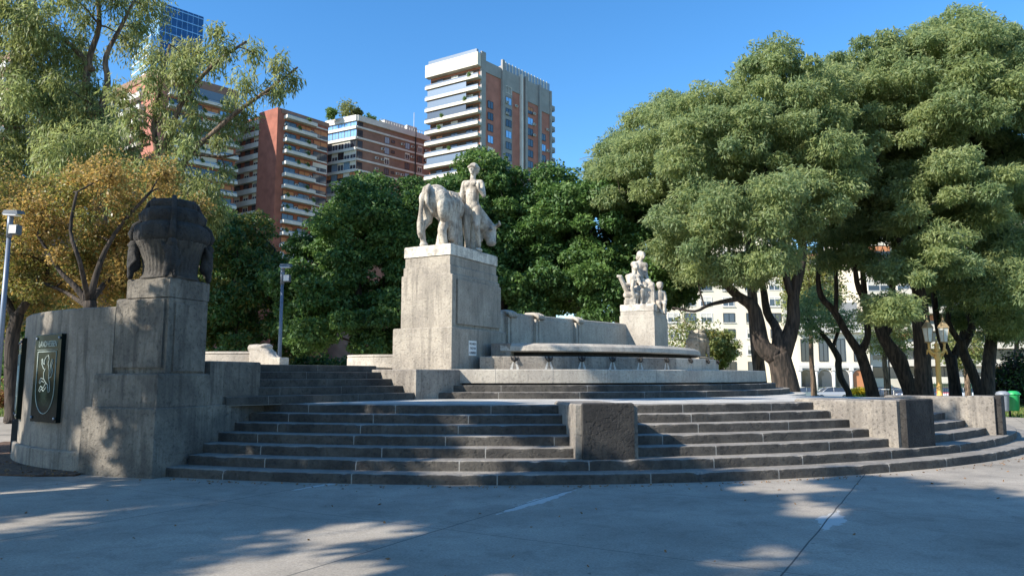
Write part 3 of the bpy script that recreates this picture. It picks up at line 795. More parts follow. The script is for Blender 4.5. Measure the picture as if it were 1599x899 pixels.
# white notice on the pedestal base
sp_ = K1 - PU * (.21 + .014) + PV * (.96 - .21)
sg = thing('notice_sign', 'small white notice with three lines of black lettering on the bull pedestal base', 'sign', (sp_.x, sp_.y, 2.27), atan2(PV.y, PV.x))
b = MB(); b.bprism([(-.185, -.008), (.185, -.008), (.185, .008), (-.185, .008)], -.19, .19, .003); b.build('panel', M['white'], sg)
for i, tx in enumerate(('PROHIBIDO', 'TREPAR', 'AL MONUMENTO')):
    o = font_mesh(tx, .085, .001, M['dark_metal'], sg); o.rotation_euler = (pi / 2, 0, 0); o.location = (0, -.0105, .11 - .115 * i)
    xs_ = [v.co.x for v in o.data.vertices]; wd = max(xs_) - min(xs_); o.scale = (min(1, .32 / wd), 1, 1)

# ------------------------------------------------------------------ back wall between the pedestals
bw = thing('fountain_back_wall', 'tall curved stone back wall with buttress scrolls between the two pedestals', 'stone wall')
BP = [(-.75, 20.9), (-.1, 21.7), (.75, 22.65), (1.9, 24.0), (2.9, 25.1), (4.2, 26.5)]
BS = smooth_poly(BP, 5)
wall_strip(BS, .40, 1.7, 3.30, bev=.01, inward=1).build('wall', M['stone_light'], bw)
wall_strip([p - Vector((.02, -.02)) for p in BS], .40, 3.302, 3.42, bev=.03, inward=1).build('coping', M['stone_light'], bw)
for (px_, Y_, sc_) in ((793, 21.55, 1), (840, 22.6, 1), (900, 24.05, 1)):
    X_ = (px_ - 799.5) / FPX * Y_
    i = min(range(len(BS)), key=lambda k: abs(BS[k].x - X_))
    t = (BS[min(i + 1, len(BS) - 1)] - BS[i - 1]).normalized(); nn = Vector((t.y, -t.x)); o = BS[i]
    b = MB(); P = [o - t * .16 + nn * .12, o + t * .16 + nn * .12, o + t * .16 - nn * .0, o - t * .16 - nn * .0]
    b.bprism([(v.x, v.y) for v in P], 1.7, 3.28, .01)
    P = [o - t * .05 + nn * .15, o + t * .05 + nn * .15, o + t * .05 + nn * .121, o - t * .05 + nn * .121]
    b.bprism([(v.x, v.y) for v in P], 1.7, 3.26, .01)
    b.build('pilaster', M['stone_light'], bw)
    b = MB(); ax = t
    pts = [(o + nn * .20, 3.27), (o + nn * .16, 3.37), (o + nn * .0, 3.44), (o - nn * .35, 3.45)]
    for dd in (-.11, 0, .11):
        b.tube([(*(p_ + ax * dd), z_) for p_, z_ in pts], [.05, .065, .055, .05], 8)
    b.build('bracket', M['stone_light'], bw)
# ------------------------------------------------------------------ sculptures
def sculpt_bull():
    c = K1 + PU * .69 + PV * 1.17
    # local x = right (-PU), y = forward (PV)
    rz = atan2(PV.y, PV.x) - pi / 2
    e = thing('stone_sculpture', 'pale stone sculpture of a grazing bull with a nude youth standing at its side', 'sculpture', (c.x, c.y, 4.90), rz)
    bull = [('e', (-.06, -.72, 1.28), (.37, .42, .44)), ('e', (-.06, -.15, 1.20), (.40, .62, .43)), ('e', (-.10, .45, 1.22), (.37, .48, .50)),
            ('c', (-.06, -.95, 1.45), (-.05, .55, 1.56), .17, .18),
            ('c', (-.18, -.95, 1.30), (-.22, -.90, .75), .24, .15), ('c', (-.22, -.90, .75), (-.24, -1.10, .48), .14, .085), ('c', (-.24, -1.10, .48), (-.24, -1.02, .10), .085, .075), ('e', (-.24, -1.0, .06), (.11, .13, .09)),
            ('c', (.10, -.80, 1.28), (.17, -.62, .78), .28, .19), ('c', (.17, -.62, .78), (.17, -.78, .45), .17, .12), ('c', (.17, -.78, .45), (.17, -.66, .06), .12, .11),
            ('e', (.24, -.75, 1.05), (.17, .30, .38)), ('c', (.30, -.5, 1.2), (.26, -.45, .3), .10, .10), ('c', (.30, -.25, 1.3), (.27, -.3, .2), .09, .10),
            ('c', (-.22, .62, 1.0), (-.24, .66, .5), .17, .11), ('c', (-.24, .66, .5), (-.24, .64, .05), .09, .09), ('c', (.08, .55, 1.0), (.10, .62, .5), .17, .11), ('c', (.10, .62, .5), (.10, .6, .05), .09, .09),
            ('c', (-.06, .55, 1.38), (.14, 1.02, 1.08), .42, .34), ('c', (.10, .95, 1.12), (.38, 1.20, .82), .34, .25), ('e', (.46, 1.20, .70), (.20, .20, .24)), ('c', (.48, 1.18, .64), (.58, 1.08, .44), .19, .145), ('e', (.60, 1.06, .38), (.15, .13, .10)),
            ('c', (.0, .85, .9), (.25, 1.05, .5), .18, .08),
            ('t', [(.58, 1.26, .84), (.70, 1.24, .90), (.82, 1.14, .90), (.86, 1.04, .97)], [.065, .06, .05, .025]), ('t', [(.36, 1.38, .86), (.28, 1.48, .92), (.28, 1.56, 1.0)], [.055, .045, .02]),
            ('c', (.54, 1.10, .80), (.66, .98, .74), .06, .035), ('e', (.50, 1.28, .88), (.14, .10, .08)),
            ('b', (-.34, .30, -.55, .55, .0, .14)), ('c', (-.1, -.28, .0), (-.1, -.2, .9), .26, .15)]
    for k in range(5):       # hide folds on the flank
        x_ = .30 - .02 * k
        bull.append(('t', [(x_, -.62 + .16 * k, 1.52 - .02 * k), (x_ + .09, -.58 + .15 * k, 1.25), (x_ + .06, -.64 + .16 * k, .95)], [.03, .05, .03]))
    blob('bull', bull, .020, M['marble_carved'], e, 2)
    tail = [('t', [(-.06, -1.02, 1.62), (-.10, -1.17, 1.52), (-.16, -1.22, 1.2), (-.20, -1.22, .85)], [.07, .075, .065, .06]),
            ('t', [(-.20, -1.22, .85), (-.22, -1.20, .62), (-.25, -1.16, .35), (-.27, -1.14, .22)], [.06, .095, .085, .03]),
            ('t', [(-.02, -1.12, 1.60), (.0, -1.22, 1.45), (-.02, -1.20, 1.1), (.06, -1.05, .88)], [.05, .05, .045, .04])]
    blob('tail', tail, .022, M['marble_carved'], e, 2)
    # youth: stands at the right flank looking towards the steps
    X, Y = .50, .26
    yb = [('c', (X - .10, Y - .02, 1.12), (X - .13, Y - .03, .62), .135, .095), ('c', (X - .13, Y - .03, .62), (X - .12, Y, .12), .09, .055), ('e', (X - .10, Y - .06, .05), (.07, .15, .055)),
          ('c', (X + .12, Y + .05, 1.10), (X + .16, Y - .02, .66), .13, .09), ('c', (X + .16, Y - .02, .66), (X + .14, Y + .14, .18), .085, .055), ('e', (X + .17, Y + .08, .06), (.07, .14, .055)),
          ('e', (X, Y + .02, 1.20), (.20, .15, .16)), ('c', (X, Y + .02, 1.25), (X + .0, Y + .02, 1.50), .165, .18), ('e', (X + .01, Y + .02, 1.66), (.23, .15, .21)),
          ('c', (X - .22, Y, 1.78), (X + .22, Y + .06, 1.76), .085, .085), ('c', (X + .02, Y, 1.82), (X + .04, Y - .01, 2.0), .075, .07), ('e', (X + .05, Y - .03, 2.11), (.10, .12, .145)),
          ('c', (X - .24, Y, 1.74), (X - .30, Y - .05, 1.42), .085, .065), ('c', (X - .30, Y - .05, 1.42), (X - .27, Y - .16, 1.14), .06, .045),
          ('c', (X + .25, Y + .06, 1.72), (X + .34, Y + .02, 1.42), .08, .06), ('c', (X + .34, Y + .02, 1.42), (X + .27, Y - .12, 1.58), .058, .045),
          ('e', (X + .05, Y - .15, 2.09), (.02, .03, .035)), ('e', (X + .05, Y - .125, 2.035), (.045, .03, .02)), ('e', (X + .05, Y - .11, 2.15), (.085, .04, .018)), ('e', (X + .05, Y - .12, 1.995), (.04, .03, .025)),
          ('e', (X - .06, Y - .03, 2.10), (.02, .03, .035)), ('e', (X + .155, Y - .03, 2.10), (.02, .03, .035)),
          ('e', (X - .08, Y - .10, 1.72), (.10, .06, .07)), ('e', (X + .10, Y - .10, 1.72), (.10, .06, .07))]
    for sx, bx, by, bz, dz in ((-1, X - .27, Y - .16, 1.14, -1), (1, X + .27, Y - .12, 1.58, 1)):
        yb.append(('c', (bx, by, bz), (bx + .01, by - .02, bz + .09 * dz), .045, .045))
        for k in range(4):
            yb.append(('t', [(bx - .035 + .024 * k, by - .02, bz + .09 * dz), (bx - .035 + .024 * k, by - .05, bz + (.15 + .01 * (k % 2)) * dz), (bx - .03 + .024 * k, by - .02, bz + .18 * dz)], [.012, .012, .010]))
        yb.append(('t', [(bx - .04 * sx, by - .01, bz + .03 * dz), (bx - .075 * sx, by - .04, bz + .10 * dz)], [.016, .012]))
    fig = blob('youth', yb, .016, M['marble_carved'], e, 2); fig.scale = (1.06, 1.06, 1.09); fig.location = (-.06 * X - .05, -.06 * Y, 0)
    hair = [('e', (X + .05, Y - .0, 2.17), (.125, .14, .12)), ('e', (X + .05, Y + .05, 2.10), (.12, .11, .13)), ('t', [(X - .06, Y - .10, 2.16), (X + .05, Y - .155, 2.185), (X + .16, Y - .10, 2.16)], [.035, .035, .035])]
    for k in range(9): hair.append(('e', (X + .05 + .12 * cos(k * .7), Y + .02 + .12 * sin(k * .7), 2.15), (.035, .035, .045)))
    h = blob('hair', hair, .018, M['marble_carved'], fig, 1)
    dr = [('t', [(X - .30, Y - .16, 1.12), (X - .31, Y - .15, .6), (X - .32, Y - .14, .03)], [.07, .11, .14]),
          ('t', [(X - .38, Y - .12, 1.0), (X - .42, Y - .1, .5), (X - .43, Y - .08, .03)], [.03, .05, .06]), ('t', [(X - .30, Y - .22, 1.1), (X - .31, Y - .25, .5), (X - .31, Y - .26, .03)], [.03, .045, .05]),
          ('c', (X - .12, Y + .22, .0), (X - .14, Y + .2, .8), .12, .10)]
    dr = [(p[0], [(q_[0] - .06, q_[1], q_[2]) for q_ in p[1]], p[2]) if p[0] == 't' else p for p in dr]
    blob('drapery', dr, .02, M['marble_carved'], e, 2)
sculpt_bull()

def sculpt_family():
    c = K2 + U2 * .6 + V2 * 1.0
    Y0 = c.y
    e = thing('stone_sculpture', 'pale stone sculpture of a seated mother with two children and a plough', 'sculpture', (c.x, Y0, 4.10))
    k = PX(27.0)
    def q(x, y, d=0.0): return ((x - 799.5) * k - c.x, d, (477 - y) * k * 1.02)
    W = [('c', q(1000, 437), q(1001, 413, .05), .21, .20), ('c', q(993, 411), q(1010, 413, -.05), .12, .12), ('e', q(1001, 440), (.26, .24, .18)),
         ('c', q(1003, 408), q(1005, 401, -.03), .085, .08), ('e', q(1006.5, 397, -.04), (.115, .13, .15)), ('c', q(993, 413, -.05), q(992, 428, -.15), .095, .08), ('c', q(992, 428, -.15), q(1005, 436, -.25), .07, .05),
         ('c', q(1010, 414, -.05), q(1011, 428, -.1), .09, .075), ('c', q(1011, 428, -.1), q(1014, 438, -.28), .07, .05), ('e', q(1015, 438, -.32), (.06, .05, .05)),
         ('c', q(997, 441, -.05), q(1006, 446, -.42), .19, .13), ('c', q(1008, 441, -.05), q(1017, 446, -.42), .19, .13),
         ('c', q(1006, 446, -.42), q(1008, 472, -.40), .13, .11), ('c', q(1017, 446, -.42), q(1019, 472, -.42), .12, .11), ('e', q(1008, 475, -.48), (.06, .13, .05)), ('e', q(1020, 475, -.5), (.06, .13, .05)),
         ('e', q(1008.8, 399, -.16), (.02, .03, .03)), ('e', q(1008, 402, -.13), (.04, .03, .03)),
         ('b', (*sorted((q(988, 0)[0], q(1016, 0)[0])), -.25, .45, 0, .80))]
    for i in range(6): W.append(('t', [q(1003 + 3.2 * i, 448, -.50), q(1002 + 3.4 * i, 462, -.52), q(1001 + 3.7 * i, 477, -.50)], [.03, .045, .06]))
    w_ = blob('woman', W, .022, M['marble_carved'], e, 2)
    blob('hair', [('e', q(1003.5, 396, .02), (.14, .15, .16)), ('e', q(1001, 400, .10), (.10, .10, .11))], .02, M['marble_carved'], w_, 1)
    B_ = [('c', q(989, 452, -.35), q(987, 434, -.35), .17, .18), ('c', q(981, 432, -.3), q(995, 433, -.4), .10, .10), ('c', q(991, 428, -.38), q(992, 423, -.4), .07, .07), ('e', q(993, 418, -.42), (.12, .13, .14)),
          ('c', q(981, 433, -.3), q(983, 448, -.45), .085, .07), ('c', q(983, 448, -.45), q(996, 449, -.6), .065, .045), ('c', q(995, 434, -.4), q(999, 446, -.55), .08, .06), ('c', q(999, 446, -.55), q(1006, 449, -.62), .055, .045),
          ('c', q(990, 453, -.35), q(1000, 455, -.62), .15, .10), ('c', q(986, 454, -.35), q(992, 455, -.62), .15, .10), ('c', q(1000, 455, -.62), q(999, 474, -.58), .09, .06), ('c', q(992, 455, -.62), q(992, 474, -.58), .09, .06),
          ('e', q(999, 476, -.66), (.06, .12, .04)), ('e', q(992, 476, -.66), (.06, .12, .04)), ('e', q(994, 419, -.55), (.02, .03, .025)), ('b', (*sorted((q(982, 0)[0], q(996, 0)[0])), -.42, -.1, 0, .55))]
    b1 = blob('boy', B_, .02, M['marble_carved'], e, 2)
    blob('hair', [('e', q(992, 415, -.38), (.135, .14, .12))], .02, M['marble_carved'], b1, 1)
    C_ = [('c', q(1029, 472, -.35), q(1030, 458, -.32), .14, .15), ('c', q(1024, 457, -.3), q(1036, 457, -.34), .08, .08), ('e', q(1030, 447, -.40), (.125, .135, .14)), ('c', q(1030, 455, -.34), q(1030, 451, -.37), .06, .06),
          ('c', q(1037, 458, -.34), q(1038.5, 469, -.40), .07, .06), ('c', q(1038.5, 469, -.40), q(1033, 475, -.62), .055, .04), ('c', q(1023, 458, -.3), q(1022, 469, -.42), .07, .06), ('c', q(1022, 469, -.42), q(1028, 474, -.62), .055, .04),
          ('c', q(1026, 473, -.38), q(1026, 474, -.68), .11, .09), ('c', q(1033, 473, -.38), q(1034, 475, -.68), .11, .09), ('c', q(1026, 474, -.68), q(1027, 486, -.72), .07, .05), ('c', q(1034, 475, -.68), q(1033, 488, -.72), .07, .05),
          ('e', q(1027, 488, -.78), (.05, .09, .04)), ('e', q(1033, 490, -.78), (.05, .09, .04)), ('c', q(1029, 476, -.3), q(1029, 470, -.2), .2, .18), ('e', q(1030, 449, -.53), (.02, .025, .025))]
    b2 = blob('child', C_, .02, M['marble_carved'], e, 2)
    blob('hair', [('e', q(1030, 444, -.38), (.13, .135, .10))], .02, M['marble_carved'], b2, 1)
    P_ = [('t', [q(961, 434, -.75), q(966, 434, -.75), q(976, 453, -.6), q(986, 474, -.45)], [.06, .085, .10, .12]), ('t', [q(992, 440, -.75), q(986, 441, -.78), q(984, 452, -.78), q(987, 464, -.7), q(984, 474, -.6)], [.06, .07, .07, .08, .12]),
          ('c', q(974, 445, -.68), q(988, 447, -.75), .05, .05), ('c', q(976, 462, -.62), q(990, 462, -.66), .12, .12), ('b', (*sorted((q(974, 0)[0], q(990, 0)[0])), -.75, -.3, 0, .22))]
    blob('plough', P_, .022, M['marble_carved'], e, 2)
sculpt_family()

# ------------------------------------------------------------------ trees
def limb_tube(mb, pts, rad, n=9):
    # densify with a smooth curve
    P = [Vector(p) for p in pts]; out = []; rr = []
    for i in range(len(P) - 1):
        p0 = P[max(0, i - 1)]; p1 = P[i]; p2 = P[i + 1]; p3 = P[min(len(P) - 1, i + 2)]
        for k in range(3):
            t = k / 3
            out.append(.5 * ((2 * p1) + (p2 - p0) * t + (2 * p0 - 5 * p1 + 4 * p2 - p3) * t * t + (-p0 + 3 * p1 - 3 * p2 + p3) * t ** 3))
            rr.append(rad[i] + (rad[i + 1] - rad[i]) * t)
    out.append(P[-1]); rr.append(rad[-1])
    mb.tube(out, rr, n)
    return out, rr

def leaves(clumps, nper, length, width, rng, droop=.3, flat=1.0, shell=.45, up=0.3, taper_n=True):
    """rhombic leaf sprigs scattered through the clump volumes; returns (V, nq)"""
    Vs = []
    tot = sum(c[3] ** 2 for c in clumps)
    for (cx, cy, cz, r) in clumps:
        n = int(nper * len(clumps) * r * r / tot)
        if n < 1: continue
        d = rng.normal(size=(n, 3)); d /= np.linalg.norm(d, axis=1)[:, None]
        rad = r * (shell + (1.12 - shell) * rng.random(n) ** .7)
        lump = 1 + .25 * np.sin(d[:, 0] * 5 + cx * 3) * np.sin(d[:, 1] * 5 + cy) + .15 * np.sin(d[:, 2] * 7 + cz)
        p = d * (rad * lump)[:, None]; p[:, 2] *= flat
        p += np.array([cx, cy, cz])
        ax = d * .8 + rng.normal(size=(n, 3)) * .7; ax[:, 2] -= droop * 1.6
        ax /= np.linalg.norm(ax, axis=1)[:, None]
        nn = rng.normal(size=(n, 3)) + d * .8 + np.array([0, 0, up]) * 2
        nn -= ax * (nn * ax).sum(1)[:, None]; nn /= np.linalg.norm(nn, axis=1)[:, None]
        side = np.cross(ax, nn)
        L = length * (.6 + .8 * rng.random(n)); W = width * (.7 + .6 * rng.random(n))
        a = p - ax * (L / 2)[:, None]; b = p + side * (W / 2)[:, None] + ax * (L * .05)[:, None]
        c = p + ax * (L / 2)[:, None] - nn * (L * .15)[:, None]; e = p - side * (W / 2)[:, None] + ax * (L * .05)[:, None]
        Vs.append(np.stack([a, b, c, e], 1).reshape(-1, 3))
    V = np.concatenate(Vs); return V, len(V) // 4

def clumps_from(lobes, spacing, cr, rng, inner=.55, bottom=-.5):
    """clump centres over the outer part of ellipsoid lobes (world coords): lobes = (x,y,z,rx,ry,rz)"""
    out = []
    for (x, y, z, rx, ry, rz) in lobes:
        vol = rx * ry * rz
        n = int(60 * (rx * ry + ry * rz + rx * rz) / 3 / spacing ** 2)
        for _ in range(n):
            d = rng.normal(size=3); d /= np.linalg.norm(d)
            if d[2] < bottom: continue
            t = inner + (1 - inner) * rng.random() ** .6
            p = np.array([x + d[0] * rx * t, y + d[1] * ry * t, z + d[2] * rz * t])
            if all((p[0] - q[0]) ** 2 + (p[1] - q[1]) ** 2 + (p[2] - q[2]) ** 2 > spacing ** 2 for q in out):
                out.append((p[0], p[1], p[2], cr * (.5 + .95 * rng.random())))
    return out

def make_tree(name, label, cat, limbs, lobes, leafmats, bk, seed, spacing=1.3, cr=1.1, nleaf=60000, length=.3, width=.09, droop=.3, flat=.8,
              inner=.55, bottom=-.5, group=None, twig=.012, branches=True, shell=.45, extra=None, mixw=(.6, .4), up=.3, cuts=None, twigs=0):
    rng = np.random.default_rng(seed); pr = random.Random(seed)
    base = limbs[0][0][0]
    e = thing(name, label, cat, (base[0], base[1], base[2]), 0, group)
    off = Vector(base)
    tb = MB(); nodes = []
    for pts, rad in limbs:
        o, r = limb_tube(tb, pts, rad, 10)
        nodes += [(p, rr) for p, rr in zip(o, r)]
    # only nodes above first third of trunk may carry branches
    zlo = base[2] + (max(n[0].z for n in nodes) - base[2]) * .35
    cl = clumps_from(lobes, spacing, cr, rng, inner, bottom)
    if cuts: cl = [c for c in cl if not cuts(c)]
    if extra: cl += extra
    bb = MB()
    if branches:
        cand = [n for n in nodes if n[0].z > zlo]
        order = sorted(cl, key=lambda c: min((Vector(c[:3]) - n[0]).length for n in cand))
        for c in order:
            cv = Vector(c[:3])
            best = None; bd = 1e9
            for (p, r) in cand:
                dd = cv - p; Ld = dd.length
                cost = Ld + (1.2 * max(0, p.z - cv.z)) + (.6 if r < twig * 2 else 0)
                if cost < bd: bd = cost; best = (p, r)
            p, r = best; L = (cv - p).length
            if L < .05: continue
            r0 = min(r * .75, .018 + .017 * L); m = max(2, int(L / .9) + 1); pts = [p]
            for k in range(1, m + 1):
                t = k / m; q = p.lerp(cv, t)
                q += Vector((pr.gauss(0, .07), pr.gauss(0, .07), pr.gauss(0, .05) + .18 * sin(pi * t))) * L * .35 * (1 if k < m else 0)
                pts.append(q)
            rr = [r0 + (twig - r0) * (k / m) for k in range(m + 1)]
            bb.tube(pts, rr, 5, caps=False)
            cand += [(q, x) for q, x in zip(pts[1:], rr[1:])]
            for _ in range(twigs):
                dv = Vector((pr.gauss(0, 1), pr.gauss(0, 1), pr.gauss(0, 1))).normalized() * c[3] * pr.uniform(.7, 1.2)
                mid = cv + dv * .5 + Vector((pr.gauss(0, .1), pr.gauss(0, .1), pr.gauss(0, .1))) * c[3]
                bb.tube([pts[-1], mid, cv + dv], [twig, twig * .7, twig * .4], 3, caps=False)
    for m_ in (tb, bb):
        m_.v = [(a - off.x, b_ - off.y, c_ - off.z) for a, b_, c_ in m_.v]
    tb.build('trunk', [bk], e)
    if bb.v: bb.build('branches', [bk], e)
    V, nq = leaves(cl, nleaf / max(1, len(cl)), length, width, rng, droop, flat, shell, up)
    V -= np.array([off.x, off.y, off.z])
    # tone varies clump by clump (leaf order follows clumps)
    k = np.floor(np.arange(nq) / max(1, nq / len(cl))).astype(int)
    tone = rng.random(k.max() + 1) < mixw[1]
    mi = np.where(rng.random(nq) < .8, tone[k], ~tone[k]).astype(int)
    me = fast_mesh('crown', V, nq, leafmats, mi)
    link_mesh('crown', me, e)
    return e

def L2(D, pts, dd=0.0, z0=None, spread=0.0):
    """limb from measured outline points (x, y, half width) at distance D"""
    P = []; R_ = []
    for i, q in enumerate(pts):
        dq = D + (q[3] if len(q) > 3 else 0)
        P.append(atY(q[0], q[1], dq)); R_.append(q[2] * PX(dq))
    if z0 is not None:
        b = P[0].copy(); P.insert(0, Vector((b.x, b.y, z0))); R_.insert(0, R_[0] * 1.25)
    return (P, R_)
def lobe(x, y, D, r, ry=None, rz=None):
    p = atY(x, y, D); k = PX(D)
    return (p.x, p.y, p.z, r * k, (ry or r) * k, (rz or r) * k)

TM = [M['tipa1'], M['tipa2']]
kw = dict(leafmats=TM, bk=M['bark_dark'], length=.23, width=.065, droop=.35, flat=.68, spacing=1.25, cr=.84, group='tall feathery trees right of the monument')
make_tree('broad_tree', 'broad feathery tree with a dark forked trunk just right of the fountain rim', 'tree',
    [L2(34, [(1228, 612, 20.8), (1220, 570, 17.6), (1213, 552, 18.4)], z0=-.1),
     L2(34, [(1210, 556, 15.2), (1190, 540, 12.8), (1183, 505, 11.2), (1175, 478, 9.6), (1152, 462, 7.2), (1130, 440, 6.4), (1105, 420, 4.8, 1), (1070, 400, 3.2, 2)]),
     L2(34, [(1220, 556, 15.2), (1238, 505, 10.4), (1239, 462, 8.8), (1252, 405, 7.2), (1253, 350, 5.6), (1262, 290, 4.0), (1268, 220, 2.4)]),
     L2(34, [(1239, 465, 7.2), (1228, 435, 5.6), (1226, 395, 4.8), (1212, 340, 3.2), (1195, 260, 2.4)]),
     L2(34, [(1214, 560, 11.2), (1213, 515, 7.2), (1198, 488, 6.4, 1), (1190, 440, 4.8, 2), (1170, 360, 4.0, 2), (1140, 260, 2.4, 2)]),
     L2(34, [(1160, 465, 4.8), (1110, 475, 2.8, -1), (1085, 486, 2.0, -2), (1050, 480, 1.3, -2)])],
    [lobe(1205, 190, 34, 95, 130, 105), lobe(1110, 240, 34, 85, 120, 95), lobe(1160, 330, 33, 95, 120, 95), lobe(1250, 300, 34, 70, 120, 120), lobe(1085, 370, 33, 60, 90, 70), lobe(1010, 300, 37, 80, 90, 85), lobe(1175, 415, 32, 45, 60, 30), lobe(1120, 430, 33, 42, 55, 28), lobe(1240, 130, 34, 60, 80, 50)],
    seed=11, nleaf=190000, **kw)
make_tree('broad_tree', 'rounded feathery tree with a dark straight trunk behind the mother and children sculpture', 'tree',
    [L2(43, [(1016, 560, 10.4), (1016, 480, 9.6), (1017, 420, 8.8), (1018, 360, 6.4), (1022, 290, 4.0)], z0=-.1), L2(43, [(1018, 470, 5.6), (1050, 440, 4.0), (1085, 430, 3.2), (1120, 425, 1.6)]), L2(43, [(1018, 380, 5.6), (990, 330, 4.0), (970, 290, 2.4)])],
    [lobe(975, 275, 43, 62, 90, 60), lobe(1030, 225, 43, 75, 90, 75), lobe(1060, 330, 42, 70, 80, 60), lobe(1075, 420, 41, 55, 60, 40)],
    seed=12, nleaf=90000, **kw)
make_tree('broad_tree', 'tall feathery tree with a slim reddish trunk left of the dark forked one', 'tree',
    [L2(47, [(1187, 590, 9.6), (1181, 540, 8.8), (1176, 480, 8.0), (1172, 420, 6.4), (1165, 330, 4.0), (1160, 250, 2.4)], z0=-.3)],
    [lobe(1150, 260, 47, 70, 80, 70), lobe(1230, 230, 47, 70, 80, 80)], seed=13, nleaf=55000, **{**kw, 'bk': M['bark_brown']})
make_tree('broad_tree', 'leaning feathery tree whose trunk forks into a wide V, behind the young slender tree', 'tree',
    [L2(40, [(1362, 612, 9.6), (1350, 570, 8.0), (1342, 547, 8.0)], z0=-.1), L2(40, [(1342, 550, 7.2), (1322, 520, 5.6), (1302, 485, 5.2), (1282, 462, 4.8), (1278, 420, 3.2), (1290, 350, 2.4)]),
     L2(40, [(1344, 548, 7.2), (1355, 525, 4.8), (1352, 480, 4.8), (1347, 420, 4.0), (1345, 340, 3.2), (1340, 260, 2.4)]), L2(40, [(1305, 490, 3.6), (1306, 450, 3.2), (1303, 400, 2.4), (1300, 330, 2.0)])],
    [lobe(1335, 190, 40, 90, 110, 100), lobe(1310, 290, 39, 70, 90, 80), lobe(1375, 330, 39, 70, 90, 70), lobe(1325, 395, 38, 42, 60, 35)], seed=14, nleaf=125000, **kw)
make_tree('broad_tree', 'feathery tree with a knotty trunk leaning left, close beside the thick upright trunk', 'tree',
    [L2(38, [(1422, 612, 11.2), (1410, 580, 11.2), (1402, 560, 12.8), (1388, 540, 9.6), (1376, 520, 8.0), (1370, 500, 7.2), (1352, 470, 5.6), (1338, 440, 4.0), (1335, 380, 3.2), (1345, 300, 2.4)], z0=-.1),
     L2(38, [(1380, 525, 6.4), (1394, 500, 5.6), (1396, 470, 4.8), (1392, 430, 4.0), (1400, 360, 3.2), (1420, 280, 2.4)])],
    [lobe(1410, 170, 38, 90, 110, 110), lobe(1400, 330, 37, 75, 90, 75), lobe(1420, 410, 36, 50, 60, 38)], seed=15, nleaf=125000, **kw)
make_tree('broad_tree', 'largest feathery tree, its thick upright trunk behind the golden lamp', 'tree',
    [L2(36, [(1443, 612, 13.6), (1441, 580, 12.0), (1440, 540, 12.0), (1438, 500, 12.8), (1437, 470, 10.4), (1432, 430, 8.8), (1440, 370, 7.2), (1452, 290, 5.6), (1465, 200, 3.2)], z0=-.1),
     L2(36, [(1437, 450, 7.2), (1460, 400, 5.6), (1490, 350, 4.0), (1520, 290, 2.4)]), L2(36, [(1436, 440, 6.4), (1410, 390, 4.8), (1390, 330, 3.2), (1370, 250, 2.4)])],
    [lobe(1470, 165, 36, 125, 150, 135), lobe(1385, 200, 36, 90, 120, 110), lobe(1470, 320, 34, 95, 100, 85), lobe(1455, 410, 33, 55, 60, 35), lobe(1425, 450, 32.5, 38, 50, 30), lobe(1400, 490, 32, 26, 40, 22), lobe(1340, 120, 36, 70, 90, 60)], seed=16, nleaf=200000, **kw)
make_tree('broad_tree', 'feathery tree with a dark wineglass fork, right of the golden lamp', 'tree',
    [L2(42, [(1492, 612, 8.8), (1488, 580, 8.0), (1484, 555, 8.8)], z0=-.1), L2(42, [(1482, 558, 6.4), (1470, 528, 6.4), (1462, 490, 4.8), (1455, 430, 4.0)]), L2(42, [(1488, 558, 6.4), (1502, 530, 5.6), (1508, 490, 4.8), (1515, 420, 4.0), (1520, 320, 2.4)])],
    [lobe(1500, 300, 42, 85, 90, 100), lobe(1510, 440, 42, 60, 70, 45), lobe(1530, 500, 41, 36, 50, 24)], seed=17, nleaf=70000, **kw)
make_tree('broad_tree', 'feathery tree with a leaning trunk directly left of the litter bins', 'tree',
    [L2(40, [(1530, 615, 8.0), (1518, 580, 7.2), (1505, 552, 7.2), (1500, 530, 6.4)], z0=-.1), L2(40, [(1503, 545, 5.6), (1518, 510, 5.6), (1512, 480, 4.8), (1530, 440, 4.0), (1550, 360, 3.2)]), L2(40, [(1500, 535, 4.8), (1480, 500, 4.0), (1490, 460, 3.2), (1500, 400, 2.4)])],
    [lobe(1560, 300, 40, 80, 100, 90), lobe(1550, 420, 39, 60, 70, 50)], seed=18, nleaf=75000, **kw)
make_tree('broad_tree', 'feathery tree with an upright grey trunk at the right edge, just behind the litter bins', 'tree',
    [L2(38, [(1543, 618, 10.4), (1543, 580, 9.6), (1548, 530, 8.8), (1552, 480, 8.0), (1550, 430, 6.4), (1560, 350, 4.8), (1570, 250, 3.2)], z0=-.1), L2(38, [(1551, 500, 5.6), (1530, 465, 4.8), (1535, 430, 4.0), (1520, 380, 2.4)])],
    [lobe(1580, 150, 38, 110, 130, 115), lobe(1610, 280, 37, 90, 110, 100), lobe(1600, 410, 36, 65, 70, 55), lobe(1555, 455, 35, 45, 60, 35), lobe(1590, 500, 36, 34, 50, 26)], seed=19, nleaf=130000, **kw)
